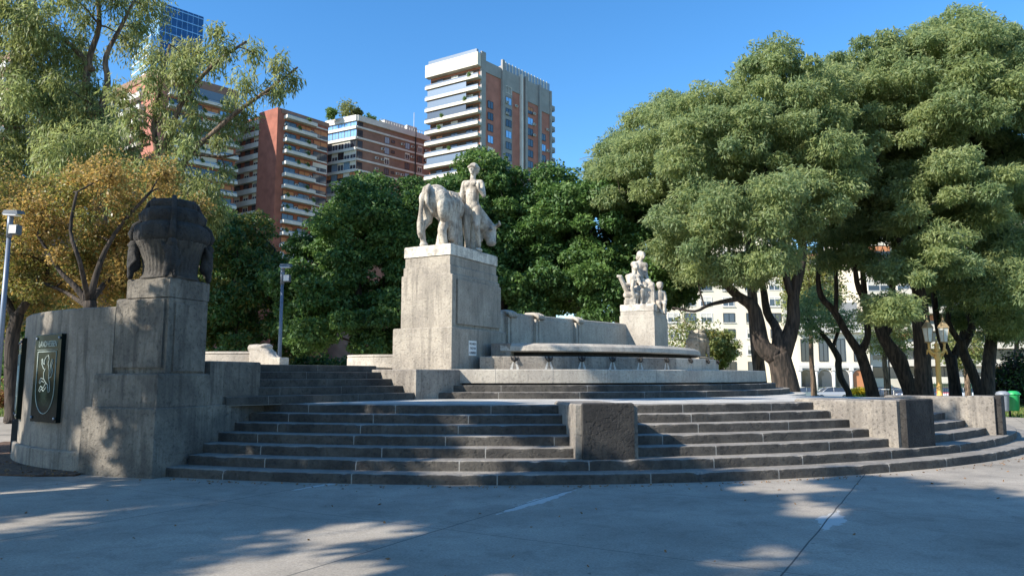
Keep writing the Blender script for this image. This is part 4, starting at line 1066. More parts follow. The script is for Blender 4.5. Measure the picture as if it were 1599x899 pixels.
# young slender tree
make_tree('young_tree', 'young slender tree with a crooked trunk and thin pale foliage before the cream house', 'tree',
    [L2(52, [(1325, 612, 4.5), (1313, 590, 5), (1309, 570, 5), (1309, 558, 5), (1295, 535, 4), (1278, 515, 3), (1262, 500, 2)], z0=-.4), L2(52, [(1300, 545, 3), (1308, 520, 2.5), (1316, 500, 2)])],
    [lobe(1275, 490, 52, 38, 50, 38), lobe(1310, 500, 52, 30, 40, 25)], TM, M['bark_dark'], 21, spacing=.9, cr=.6, nleaf=7000, length=.2, width=.08, group='small trees along the avenue', inner=.3, bottom=-1)
for i, (px, py, D, r, lab, bx) in enumerate(((1075, 540, 56, 42, 'thin bare-branched tree behind the far urn, left of the white apartments', 1082), (1128, 545, 56, 26, 'small rounded tree close right of the far urn', 1128), (1265, 440, 60, 45, 'light green street tree seen through the fork of the nearest dark trunk', 1270), (1590, 480, 55, 45, 'light green street tree at the right edge above the dark shrub', 1590), (1385, 520, 66, 34, 'small pale street tree behind the left crowd barrier', 1384), (1500, 545, 66, 30, 'small street tree in front of the green iron fence', 1510))):
    make_tree('young_tree', lab, 'tree', [L2(D, [(bx, 590, 4), (bx - 3, 560, 3.5), (px, py, 2.5)], z0=-.7)], [lobe(px, py, D, r, r, r * 1.1)], [M['tipa1'], M['gold2']], M['bark_brown'], 30 + i, spacing=.9, cr=.8, nleaf=[2500, 6000, 9000, 9000, 4500, 4000][i], length=.25, width=.12, group='small trees along the avenue', inner=.3, bottom=-1, twigs=3, twig=.02)

DM = [M['dark1'], M['dark2']]
kd = dict(leafmats=DM, bk=M['bark_dark'], length=.22, width=.115, droop=.25, flat=.75, spacing=1.45, cr=.95, group='dark leafy trees behind the fountain', inner=.72, bottom=-.85, mixw=(.55, .45), shell=.6)
def trk(x, D, y1=440, r=9): return [L2(D - 1, [(x, 570, r), (x + 4, 520, r), (x - 3, y1, r * .7), (x + 2, y1 - 70, r * .4)], z0=-.2), L2(D, [(x, 510, r * .6), (x - 40, 450, r * .45), (x - 60, 410, r * .25)]), L2(D, [(x, 500, r * .6), (x + 40, 440, r * .45), (x + 60, 390, r * .25)])]
make_tree('leafy_tree', 'dense dark green tree left of the bull pedestal, between it and the grey lamp post', 'tree', trk(560, 38), [lobe(580, 390, 38, 75, 90, 95), lobe(510, 440, 38, 62, 80, 85), lobe(640, 370, 39, 55, 80, 95), lobe(560, 500, 37, 100, 90, 55), lobe(620, 470, 38, 70, 80, 80)], seed=41, nleaf=105000, cuts=lambda c: (lambda q, w: any((q - x0) ** 2 + (w - y0) ** 2 < r0 ** 2 for x0, y0, r0 in ((563, 428, 20), (530, 530, 22))))(799.5 + FPX * c[0] / c[1], HY - (c[2] - EYE) * FPX / c[1]), **kd)
make_tree('leafy_tree', 'tall dense dark green tree directly behind the bull sculpture', 'tree', trk(780, 40), [lobe(760, 350, 40, 80, 90, 95), lobe(830, 350, 40, 78, 90, 90), lobe(700, 400, 40, 70, 80, 90), lobe(810, 440, 39, 90, 80, 60), lobe(730, 300, 41, 38, 60, 45), lobe(770, 480, 39, 80, 70, 40)], seed=42, nleaf=120000, cuts=lambda c: (lambda q, w: any((q - x0) ** 2 + (w - y0) ** 2 < r0 ** 2 for x0, y0, r0 in ((835, 455, 24), (790, 470, 16))))(799.5 + FPX * c[0] / c[1], HY - (c[2] - EYE) * FPX / c[1]), **kd)
make_tree('leafy_tree', 'spreading dark green tree behind the back wall, between the two sculptures', 'tree', trk(925, 39), [lobe(920, 370, 39, 85, 90, 75), lobe(1000, 380, 40, 60, 80, 65), lobe(870, 430, 39, 60, 80, 70), lobe(950, 450, 38, 80, 80, 50), lobe(1020, 430, 41, 45, 60, 55)], seed=43, nleaf=115000, cuts=lambda c: (lambda q: abs(q - 883) < 14)(799.5 + FPX * c[0] / c[1]) and 360 < HY - (c[2] - EYE) * FPX / c[1] < 395, **kd)
make_tree('leafy_tree', 'dark green bushy tree right behind the near urn pier, with a yellowing top', 'tree', trk(370, 42, 470, 7), [lobe(370, 410, 42, 48, 70, 70), lobe(340, 470, 42, 60, 70, 70), lobe(420, 470, 42, 48, 70, 70), lobe(380, 530, 41, 90, 70, 45)], seed=44, nleaf=42000, **{**kd, 'leafmats': [M['dark1'], M['gold2']], 'mixw': (.7, .3), 'length': .28, 'width': .12})
# golden autumn trees
kg = dict(bk=M['bark_dark'], length=.11, width=.065, droop=.1, flat=.9, spacing=1.0, cr=.68, group='golden autumn trees at the left', inner=.25, bottom=-.9, shell=.15, twigs=5, twig=.016)
make_tree('autumn_tree', 'golden-leaved tree with dark spreading limbs behind the plaque wall', 'tree',
    [L2(23, [(140, 640, 10.9), (142, 520, 10.2), (140, 470, 9.5)], z0=-.05), L2(23, [(140, 475, 6.1), (118, 448, 4.8), (95, 425, 3.4), (80, 400, 2.7), (60, 370, 2.0)]), L2(23, [(140, 470, 6.1), (150, 430, 4.8), (165, 390, 3.7), (190, 350, 2.7), (235, 300, 2.0)]),
     L2(23, [(142, 470, 5.4), (175, 430, 3.4, 1), (215, 405, 2.7, 1), (250, 370, 2.0, 1)]), L2(23, [(138, 470, 4.8), (125, 410, 3.4, -1), (110, 360, 2.7, -1), (120, 300, 2.0, -1)]), L2(23, [(138, 480, 4.1), (100, 455, 2.7, 1), (60, 440, 2.0, 1)])],
    [lobe(110, 345, 23.6, 95, 80, 75), lobe(195, 320, 23.6, 85, 80, 70), lobe(270, 330, 25, 55, 60, 55), lobe(80, 430, 24.6, 70, 50, 48), lobe(185, 410, 24.6, 75, 50, 45)], [M['gold1'], M['gold2']], seed=51, nleaf=36000, **kg)
make_tree('autumn_tree', 'golden-leaved tree with black arching branches at the left edge', 'tree',
    [L2(25, [(20, 650, 11), (18, 540, 10), (28, 490, 9)], z0=-.05), L2(25, [(28, 492, 7), (50, 455, 5), (45, 425, 4), (20, 400, 3)]), L2(25, [(25, 500, 6), (5, 460, 5), (-20, 430, 4)]), L2(25, [(40, 470, 4), (70, 440, 3), (75, 410, 2)])],
    [lobe(15, 330, 25, 90, 90, 70), lobe(-50, 380, 25, 80, 80, 80), lobe(40, 420, 25, 60, 80, 60), lobe(0, 480, 26, 70, 80, 40)], [M['gold2'], M['gold1']], seed=52, nleaf=26000, **kg)
# tall olive trees with sky between their branches
ko = dict(leafmats=[M['olive1'], M['tipa1']], length=.30, width=.06, droop=.9, flat=1.15, group='tall loose trees at the upper left', inner=.3, bottom=-.9, shell=.2, twigs=2, twig=.012, up=.0)
make_tree('tall_tree', 'tall loose olive-green tree at the upper left with drooping sprays', 'tree',
    [L2(34, [(158, 620, 14), (157, 450, 12), (157, 330, 10), (158, 250, 9), (150, 200, 8)], z0=-.1), L2(34, [(150, 205, 7), (135, 140, 6), (140, 90, 5), (155, 40, 4), (150, -20, 3)]), L2(34, [(152, 190, 6), (168, 130, 5), (165, 90, 4), (190, 40, 3), (215, -10, 2)]),
     L2(34, [(145, 110, 5), (110, 70, 4), (70, 50, 3), (20, 40, 2)]), L2(34, [(150, 240, 5), (110, 215, 4), (60, 200, 3), (10, 200, 2)]), L2(34, [(156, 300, 5), (100, 290, 4), (40, 300, 3)]), L2(34, [(158, 260, 4), (200, 235, 3), (235, 225, 2)])],
    [lobe(60, 60, 34, 90, 100, 60), lobe(170, 20, 34, 75, 90, 55), lobe(70, 170, 34, 90, 100, 70), lobe(120, 175, 34, 45, 90, 55), lobe(40, 260, 34, 90, 100, 60), lobe(165, 262, 34, 45, 90, 35), lobe(-60, 150, 34, 70, 90, 140)],
    bk=M['bark_brown'], seed=61, nleaf=62000, spacing=1.45, cr=.85, **ko)
def outl(D, pts, dy=1.0):
    r = []
    for (x, y, s) in pts:
        p = atY(x, y, D); r.append((p.x, p.y + dy * sin(x * 1.7 + y), p.z, s * PX(D)))
    return r
make_tree('tall_tree', 'slender olive-green tree with a long bough reaching right over the brick tower block', 'tree',
    [L2(31, [(262, 620, 12), (262, 420, 10), (255, 330, 8)], z0=-.1), L2(31, [(255, 332, 7), (252, 260, 6), (268, 200, 5), (290, 150, 4), (335, 100, 3), (385, 65, 2)]), L2(31, [(252, 265, 5), (240, 200, 4), (250, 140, 3), (265, 70, 2)]),
     L2(31, [(257, 335, 6), (290, 250, 5), (330, 210, 4), (370, 175, 3.5), (420, 140, 2.5), (465, 105, 1.5)]), L2(31, [(268, 205, 3), (230, 180, 2.5), (200, 165, 2)]), L2(31, [(300, 240, 3), (345, 245, 2), (375, 240, 1.5)])],
    [lobe(262, 120, 31, 42, 50, 60), lobe(265, 200, 31, 50, 60, 45), lobe(270, 290, 31, 60, 70, 45), lobe(325, 250, 31, 45, 60, 40), lobe(300, 320, 31, 60, 70, 40), lobe(230, 320, 31, 45, 60, 40)],
    bk=M['bark_brown'], seed=62, nleaf=15000, spacing=1.15, cr=.58, extra=outl(31, [(385, 70, 22), (355, 85, 24), (325, 95, 26), (300, 75, 22), (345, 60, 16), (440, 110, 22), (455, 128, 18), (420, 130, 24), (395, 150, 26), (440, 150, 14), (370, 170, 26), (340, 190, 28), (300, 130, 28), (270, 70, 22), (205, 165, 26), (225, 200, 26), (345, 150, 14)]), **ko)
# background olive/green trees low left
make_tree('leafy_tree', 'shadowed green tree far behind the golden trees at the left edge', 'tree', trk(60, 48, 500, 8), [lobe(60, 470, 48, 90, 80, 60), lobe(-20, 430, 48, 60, 70, 70), lobe(170, 470, 48, 80, 80, 60), lobe(200, 400, 49, 60, 70, 60)], seed=45, nleaf=40000, **{**kd, 'leafmats': [M['dark1'], M['gold2']], 'mixw': (.6, .4)})
make_tree('leafy_tree', 'green tree filling the gap behind the near urn, below the brick tower block', 'tree', trk(270, 50, 480, 8), [lobe(270, 430, 50, 80, 80, 70), lobe(330, 380, 50, 55, 70, 50), lobe(300, 350, 50, 50, 60, 40)], seed=46, nleaf=36000, **{**kd, 'leafmats': [M['olive1'], M['dark2']]})

# shrubs: rounded dark shrub at the right, planting and hedges under the trees
def shrub(label, x, D, zc, rx, ry, rz, mats, seed, n=9000, length=.16, width=.09, cat='shrub', name='shrub', group='shrubs under the trees'):
    rng_ = np.random.default_rng(seed); X = (x - 799.5) * PX(D); gz = ground_z(D)
    e = thing(name, label, cat, (X, D, gz), 0, group)
    cl = clumps_from([(0, 0, zc, rx, ry, rz)], .55, .5, rng_, .4, -1)
    V, nq = leaves(cl, n / len(cl), length, width, rng_, .1, .9, .3)
    V[:, 2] = np.maximum(V[:, 2], .02)
    link_mesh('foliage', fast_mesh('foliage', V, nq, mats, (rng_.random(nq) < .5).astype(int)), e)
    b = MB()
    pr = random.Random(seed)
    for k in range(10):
        a = pr.uniform(0, 6.28); r = pr.uniform(.2, .8)
        b.tube([(cos(a) * .1, sin(a) * .1, -.05), (cos(a) * rx * r * .6, sin(a) * ry * r * .6, zc * .7), (cos(a) * rx * r, sin(a) * ry * r, zc + rz * .5)], [.04, .025, .01], 5)
    b.build('stems', M['bark_dark'], e)
M['plum'] = leafmat('dark_plum_leaf', (.012, .012, .012), (.03, .03, .022), .1)
shrub('large dark rounded shrub on the lawn at the right edge, behind the green bin', 1600, 40, 1.25, 1.75, 1.6, 1.3, [M['plum'], M['dark1']], 71, 14000)
M['red_leaf'] = leafmat('red_leaf', (.16, .03, .02), (.28, .07, .03), .3)
shrub('low red-leaved shrub at the far left edge behind the plaque wall', 2, 36, .5, 2.2, .8, .5, [M['red_leaf'], M['gold1']], 72, 6000)
for i, (x, D, h, lab) in enumerate(((-20, 40, 1.6, 'dark green shrub at the far left edge'), (350, 46, 1.5, 'dark shrub behind the stone scroll'), (450, 47, 1.6, 'dark shrub right of the grey lamp post'), (530, 46, 1.5, 'dark shrub above the top of the side steps'), (600, 47, 1.6, 'dark shrub left of the bull pedestal base'),
                                   (850, 47, 1.6, 'dark shrub behind the left part of the fountain back wall'), (950, 48, 1.7, 'dark shrub behind the right part of the fountain back wall'), (90, 42, 1.4, 'green shrub left of the golden tree trunk'))):
    shrub(lab, x, D, h * .9, 2.6, 1.2, h, DM, 80 + i, 9000, .24, .12)
# spiky palm lily clump at the left
pe = thing('spiky_plant', 'spiky green palm-like plant at the far left behind the plaque wall', 'plant', (-17.2, 25.5, 0))
b = MB(); pr = random.Random(9)
for k in range(70):
    a = pr.uniform(0, 6.28); el = pr.uniform(.1, 1.4); L = pr.uniform(.8, 1.3); z0 = pr.choice((1.0, 1.6, 2.2))
    dx, dy = cos(a) * cos(el), sin(a) * cos(el); sx, sy = -sin(a) * .035, cos(a) * .035
    p0 = Vector((0, 0, z0)); p1_ = p0 + Vector((dx, dy, sin(el))) * L * .6; p2_ = p0 + Vector((dx * 1.1, dy * 1.1, sin(el) * .75)) * L
    b.add([p0 - Vector((sx, sy, 0)), p0 + Vector((sx, sy, 0)), p1_ + Vector((sx, sy, 0)), p1_ - Vector((sx, sy, 0)), p2_], [(0, 1, 2, 3), (3, 2, 4)])
b.build('leaves', M['dark2'], pe); b = MB(); b.tube([(0, 0, -.05), (.05, 0, 1.1), (0, 0, 2.25)], [.09, .07, .05], 8); b.build('stem', M['bark_brown'], pe)
# feather palm fronds rising between the feathery crowns
pm = thing('feather_palm', 'palm with pale arching fronds rising among the feathery crowns above the second sculpture', 'palm', (atY(965, 590, 50).x, 50, -.2))
b = MB(); top = atY(965, 255, 50).z + .2
b.tube([(0, 0, 0), (.15, 0, top * .5), (0, 0, top)], [.28, .22, .18], 10); b.build('trunk', M['bark_brown'], pm)
b = MB()
for k in range(22):
    a = k * 2.399; el = .9 - .06 * k; L = 2.6; pts = []
    for j in range(8):
        t = j / 7; pts.append(Vector((cos(a) * L * t * cos(el * (1 - t * .6)), sin(a) * L * t * cos(el * (1 - t * .6)), top + L * (sin(el) * t - .55 * t * t))))
    b.tube(pts, [.03 * (1 - .1 * j) for j in range(8)], 4)
    for j in range(1, 8):
        for q in range(3):
            p = pts[j - 1].lerp(pts[j], q / 3); dv = (pts[j] - pts[j - 1]).normalized(); sd_ = dv.cross(Vector((0, 0, 1))).normalized()
            for sg_ in (-1, 1):
                tip = p + sd_ * sg_ * .5 + dv * .25 - Vector((0, 0, .18)); b.add([p, p + dv * .05, tip], [(0, 1, 2)])
b.build('fronds', M['olive1'], pm)
# trees outside the frame whose crowns shade the plaza, as in the photograph
sh_rng = 100
def shade_tree(x, y, h, lobes, seed, lab, n=19000):
    return make_tree('broad_tree', lab, 'tree',
        [([Vector((x, y, -.1)), Vector((x + .2, y, h * .3)), Vector((x - .1, y + .2, h * .55)), Vector((x, y, h * .8))], [.4, .32, .25, .12])],
        lobes, TM, M['bark_dark'], seed, spacing=1.75, cr=.78, nleaf=n, length=.32, width=.16, flat=.6, inner=.1, bottom=-1, group='trees beside the plaza outside the picture', shell=.2)
for x, y, h, lb, sd_, lab in (
    (-11.5, 7.2, 12, [(-11.2, 7.0, 7.3, 3.4, 3.8, 1.6), (-8.0, 10.2, 11.6, 4.4, 2.0, 1.0)], 91, 'feathery tree left of the picture, nearest the plaque wall'),  # second, higher lobe is added out of view to shade parapet and basin
    (-18, 7, 10, [(-18.5, 8.0, 8.5, 4.0, 3.4, 2.0)], 92, 'feathery tree left of the picture, second from the plaque wall'),
    (-9.5, .8, 11, [(-9.2, 1.2, 9.6, 4.2, 3.4, 1.8)], 93, 'tall feathery tree left of the viewpoint, its crown over the plaza edge'),
    (-12, -5, 14, [(-12, -4.8, 12.3, 5, 3.8, 2.0)], 94, 'tallest feathery tree standing far left behind the viewpoint'),
    (-17, -.5, 11, [(-17, .3, 9.6, 4.2, 3.4, 1.8)], 96, 'feathery tree at the far left of the viewpoint between two taller ones'),
    (-4.5, -4.5, 12, [(-4, -3.4, 11, 4.4, 3.6, 1.8)], 95, 'feathery tree right behind the viewpoint')):
    shade_tree(x, y, h, lb, sd_, lab)
# ------------------------------------------------------------------ buildings
def depth_for_z(x, y, z):
    r = ray(x, y); t = (z - EYE) / r[2]; return r[0] * t, r[1] * t
class Face:
    def __init__(s, A, B):       # A->B runs left to right seen from the camera; outward normal points to the camera side
        s.A = Vector(A); s.B = Vector(B); s.t = (s.B - s.A); s.L = s.t.length; s.t.normalize(); s.n = Vector((s.t.y, -s.t.x))
        s.rz = atan2(s.t.y, s.t.x)
    def P(s, u, o, z): q = s.A + s.t * u + s.n * o; return (q.x, q.y, z)
    def box(s, mb, u0, u1, o0, o1, z0, z1, m=0):
        mb.hexa([s.P(u0, o1, z0), s.P(u1, o1, z0), s.P(u1, o0, z0), s.P(u0, o0, z0), s.P(u0, o1, z1), s.P(u1, o1, z1), s.P(u1, o0, z1), s.P(u0, o0, z1)], m)
M['brick_red'] = simple('red_brick', (.28, .10, .068), .9, var=.2, scale=.6)
M['brick_brown'] = simple('brown_brick', (.24, .14, .105), .9, var=.15, scale=.6)
M['brick_pink'] = simple('rose_brick', (.37, .155, .115), .9, var=.15, scale=.5)
M['conc_white'] = simple('white_concrete', (.58, .56, .52), .8, var=.1, scale=.5)
M['conc_beige'] = simple('beige_concrete', (.55, .51, .44), .8, var=.1, scale=.5)
M['conc_grey'] = simple('grey_concrete', (.27, .27, .265), .85, var=.12, scale=.5)
M['blue_glass'] = simple('blue_curtain_glass', (.04, .11, .22), .12, .55, var=.2, scale=.3)
M['pale_glass'] = simple('pale_curtain_glass', (.30, .50, .68), .1, .5, var=.1, scale=.3)
M['rail'] = glassy('glazed_railing', (.12, .15, .19), .15)
M['blind'] = simple('roller_blind', (.60, .57, .50), .8, var=.2, scale=.3)
M['orange_blind'] = simple('orange_awning', (.48, .20, .09), .8, var=.2, scale=.4)
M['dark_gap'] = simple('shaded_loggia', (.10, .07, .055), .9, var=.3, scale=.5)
WM = {}
def win_mesh(w, h, style):
    key = (round(w, 2), round(h, 2), style)
    if key in WM: return WM[key]
    b = MB(); fr = .07; gl = 'pale_glass' if style == 'blue' else 'glass'  # pale panes have the sky's reflection put into the glass colour
    fm = {'dark': 'dark_metal', 'white': 'white', 'blind': 'white', 'orange': 'dark_metal', 'blue': 'steel'}[style]
    b.box(-w / 2, -w / 2 + fr, -.08, .01, 0, h, 0); b.box(w / 2 - fr, w / 2, -.08, .01, 0, h, 0)
    b.box(-w / 2 + fr, w / 2 - fr, -.08, .01, 0, fr, 0); b.box(-w / 2 + fr, w / 2 - fr, -.08, .01, h - fr, h, 0)
    if w > 1.1: b.box(-.03, .03, -.07, .01, fr, h - fr, 0)
    bl = {'blind': .45, 'orange': .5, 'white': .2}.get(style, 0)
    b.box(-w / 2 + fr, w / 2 - fr, -.03, .008, fr, h - fr - bl * h, 1)
    if bl: b.box(-w / 2 + fr, w / 2 - fr, -.04, .008, h - fr - bl * h + .002, h - fr, 2)
    me = b.mesh('window', [M[fm], M[gl], M['orange_blind'] if style == 'orange' else M['blind']])
    WM[key] = me; return me
def window(face, u, z, w, h, style, parent, out=0.0):
    p = face.P(u, out, z)
    return link_mesh('window', win_mesh(w, h, style), parent, p, face.rz)
_ac = None
def aircon(face, u, z, parent, out):
    global _ac
    if _ac is None:
        b = MB(); b.box(-.42, .42, -.36, 0, 0, .6); b.box(-.25, .25, -.372, -.362, .06, .54, 1); _ac = b.mesh('air_conditioner', [M['conc_white'], M['dark_metal']])
    link_mesh('air_conditioner', _ac, parent, face.P(u, out, z), face.rz)
_pt = []
def potplant(face, u, z, parent, out):
    if not _pt:
        for q in range(3):
            r_ = np.random.default_rng(300 + q); V, nq = leaves([(0, 0, .45, .5), (.3, 0, .25, .35)], 130, .3, .18, r_, .2, 1, .2)
            _pt.append(fast_mesh('balcony_plant', V, nq, [M['dark2']], np.zeros(nq)))
    link_mesh('balcony_plant', _pt[int(u * 7) % 3], parent, face.P(u, out, z), face.rz)
def bodyprism(A, C, B, z0, z1, mat, parent, name='wall'):
    D_ = A + B - C
    b = MB(); b.prism([(v.x, v.y) for v in (A, C, B, D_)], z0, z1); return b.build(name, mat, parent)
def corners(xc, yc, xl, yl, xr, yr, D):
    z = atY(xc, yc, D).z; C = atY(xc, yc, D)
    l = depth_for_z(xl, yl, z); r = depth_for_z(xr, yr, z)
    return Vector((C.x, C.y)), Vector(l), Vector(r), z
GZ = -1.4
pr = random.Random(77)

# tower at the centre (white balconies left, brick and concrete piers right)
C_, A_, B_, ZT = corners(750, 84, 673, 105, 860, 137, 175)
tw = thing('apartment_tower', 'tall apartment tower with stacked white balconies, above the bull sculpture', 'tower block')
bodyprism(A_, C_, B_, GZ, ZT - 1.2, M['brick_pink'], tw)
fl = Face(A_, C_); frt = Face(C_, B_); FH = 2.95
b = MB(); fl.box(b, -.6, fl.L + .3, .003, 1.6, ZT - 3.4, ZT - .1); fl.box(b, .2, fl.L - .2, .5, 1.3, ZT - .1, ZT + .9, 1); b.build('crown_block', [M['conc_beige'], M['rail']], tw)
k = 1
while k < 15:
    z = ZT - 3.5 - FH * k
    b = MB(); fl.box(b, -.5, fl.L + .5, .003, 1.7, z - .15, z + .15); fl.box(b, -.5, fl.L + .5, 1.55, 1.75, z - .25, z + .55)
    fl.box(b, fl.L + .3, fl.L + .5, .003, 1.56, z - .25, z + .55)
    fl.box(b, -.4, fl.L + .4, 1.6, 1.66, z + .552, z + 1.0, 1)
    if pr.random() < .3: fl.box(b, .3, fl.L * .8, 1.62, 1.65, z + 1.01, z + 2.3, 1)
    b.build('balcony', [M['conc_beige'], M['rail']], tw)
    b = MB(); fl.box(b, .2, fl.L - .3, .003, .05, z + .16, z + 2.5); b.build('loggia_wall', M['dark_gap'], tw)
    for j in range(3): window(fl, fl.L * (.2 + .3 * j), z + .3, 2.0, 2.0, pr.choice(['dark', 'blind', 'dark', 'orange']), tw, .06)
    if pr.random() < .6: potplant(fl, fl.L * pr.uniform(.1, .9), z + .55, tw, 1.65)
    k += 1
L = frt.L
def strip(u0, u1, z1, mat, o=.35, nm='pier'):
    b = MB(); frt.box(b, L * u0, L * u1, .003, o, GZ, z1); b.build(nm, M[mat], tw)
strip(0.00, .055, ZT + .6, 'conc_grey', .5); strip(.27, .30, ZT + 1.0, 'conc_grey', .6); strip(.53, .555, ZT - .6, 'conc_white', .7); strip(.59, .62, ZT - .6, 'conc_grey', .7); strip(.80, .83, ZT - 1, 'conc_grey', .6); strip(.975, 1.0, ZT - 1.2, 'conc_grey', .4)
for u0, u1, zt in ((.058, .268, 4.2), (.302, .42, 8), (.42, .528, 6), (.622, .798, 7), (.832, .973, 8)):
    b = MB(); frt.box(b, L * u0 + .003, L * u1 - .003, .003, .18, ZT - zt, ZT - 1.25); b.build('concrete_head', M['conc_grey'], tw)
b = MB(); frt.box(b, L * .302 + .003, L * .42, .003, .12, GZ, ZT - 8.01); b.build('concrete_bay', M['conc_grey'], tw)
for k in range(17):
    z = ZT - 7.2 - FH * k
    for u, w_, mn in ((.13, 2.0, 2), (.37, 2.2, 0), (.68, 2.2, 1), (.88, 1.7, 3)):
        if k < mn: continue
        if 0 <= k: window(frt, L * u, z, w_, 1.9, pr.choice(['dark', 'dark', 'blind', 'blue', 'orange']), tw, .08 if u != .37 else .14)
for k in range(15):
    for u in (.20, .345, .47, .73, .93):
        if pr.random() < .5: aircon(frt, L * u, ZT - 10 - FH * k, tw, .19)
for k in range(14):
    z = ZT - 6.2 - FH * k
    b = MB(); frt.box(b, L + .003, L + 1.3, -1.2, .4, z - .15, z + .15); frt.box(b, L + 1.2, L + 1.3, -1.2, .4, z - .4, z + 1.0); frt.box(b, L + .003, L + 1.2, .35, .4, z - .4, z + 1.0); b.build('side_balcony', M['conc_grey'], tw)
b = MB(); frt.box(b, L * .33, L * .99, -.3, -.2, ZT - 1.2, ZT + 1.0, 0)
for i in range(14): frt.box(b, L * (.34 + .046 * i), L * (.35 + .046 * i), -.19, -.1, ZT - 1.2, ZT + 1.2, 1)
b.build('roof_railing', [M['rail'], M['conc_white']], tw)
b = MB(); frt.box(b, L * .4, L * .55, -8, -3, ZT - 1.2, ZT + 1.6); b.build('roof_hut', M['conc_grey'], tw)

# building with white floor bands and roof garden
C_, A_, B_, ZT = corners(558, 180, 511, 190, 700, 222, 185)
g3 = thing('apartment_block', 'brown brick apartment block with white floor bands and a roof garden', 'apartment block')
bodyprism(A_, C_, B_, GZ, ZT - .4, M['brick_brown'], g3)
f1 = Face(A_, C_); f2 = Face(C_, B_); FH = 2.85
for k in range(13):
    z = ZT - FH * k
    b = MB(); f1.box(b, -.3, f1.L + .003, .003, .5, z - (1.5 if k == 0 else .75), z); f2.box(b, -.0, f2.L, .003, .45 if k == 0 else .25, z - (1.5 if k == 0 else .5), z); b.build('floor_band', M['conc_white'], g3)
    zz_ = z - FH + .02
    for j in range(5):
        window(f1, f1.L * (.1 + .2 * j), zz_ - (0 if k else .0), f1.L * .19, FH - .78 if k else FH - 1.55, pr.choice(['blue', 'blue', 'blue'] if k < 2 else ['blue', 'dark', 'blind', 'orange' if k > 4 else 'white']), g3, .05)
    window(f2, .95, zz_, 1.6, 1.9 if k else 1.2, 'dark', g3, .05)
    for u in (.30, .52, .66, .80, .93):
        if k == 0: continue
        window(f2, f2.L * (u + (.005)), zz_ + .25, 1.5, 1.75, pr.choice(['blue', 'white', 'dark', 'blue']), g3, .05)
        if u in (.30, .66, .80) and k > 0: 
            if pr.random() < .7: window(f2, f2.L * (u + .07), zz_ + .8, 1.1, .8, 'dark', g3, .05)
for k in range(1, 13):
    for u in (.2, .26, .42, .47, .58, .74, .88):
        if pr.random() < .45: aircon(f2, f2.L * u, ZT - FH * k - 1.9, g3, .01)
b = MB()
for i in range(26):
    u = f2.L * (.25 + .028 * i); f2.box(b, u, u + .08, -.5, -.42, ZT - .4, ZT + 1.1)
f2.box(b, f2.L * .25, f2.L * .97, -.5, -.45, ZT + 1.1, ZT + 1.18)
f2.box(b, f2.L * .55, f2.L * .66, -5, -1.2, ZT - .4, ZT + 2.0); f2.box(b, f2.L * .30, f2.L * .52, -4, -1.0, ZT - .4, ZT + 1.5)
f2.box(b, f2.L * .62, f2.L * .623, -1.1, -1.0, ZT - .4, ZT + 6.0)
b.build('roof_railing', M['conc_white'], g3)
b = MB(); f2.box(b, f2.L * .605, f2.L * .612, .26, .5, ZT - 28, ZT + 1); b.build('flue_pipe', M['dark_metal'], g3)
for i, (px, py, r, D) in enumerate(((514, 172, 8, 184), (540, 166, 13, 186), (556, 172, 7, 188), (575, 183, 9, 190), (592, 192, 7, 192), (625, 205, 6, 197))):
    p = atY(px, py, D); rg_ = np.random.default_rng(200 + i)
    lab = ['small round rooftop tree at the left corner of the roof garden', 'taller grey-green rooftop tree, the biggest on the roof garden', 'thin rooftop shrub beside the biggest rooftop tree', 'dark rooftop hedge bush right of the roof corner', 'low brown-green rooftop bush in the middle of the roof edge', 'small rooftop bush furthest right along the roof edge'][i]
    e = thing('rooftop_tree', lab, 'potted tree', (p.x, p.y + 2.2, ZT - .4), 0, 'plants on the roof garden')
    zc = p.z - (ZT - .4); rr = r * PX(D)
    cl = clumps_from([(0, 0, zc, rr, rr, rr)], rr * .5, rr * .45, rg_, .2, -1)
    V, nq = leaves(cl, 900 / len(cl), .55, .35, rg_, .1, 1, .2)
    link_mesh('foliage', fast_mesh('foliage', V, nq, [M['dark2'] if i in (0, 3) else M['olive1']], np.zeros(nq)), e)
    b = MB(); b.tube([(0, 0, -.1), (.1, 0, zc * .6), (0, 0, zc)], [.15, .1, .06], 6); b.build('trunk', M['bark_brown'], e)

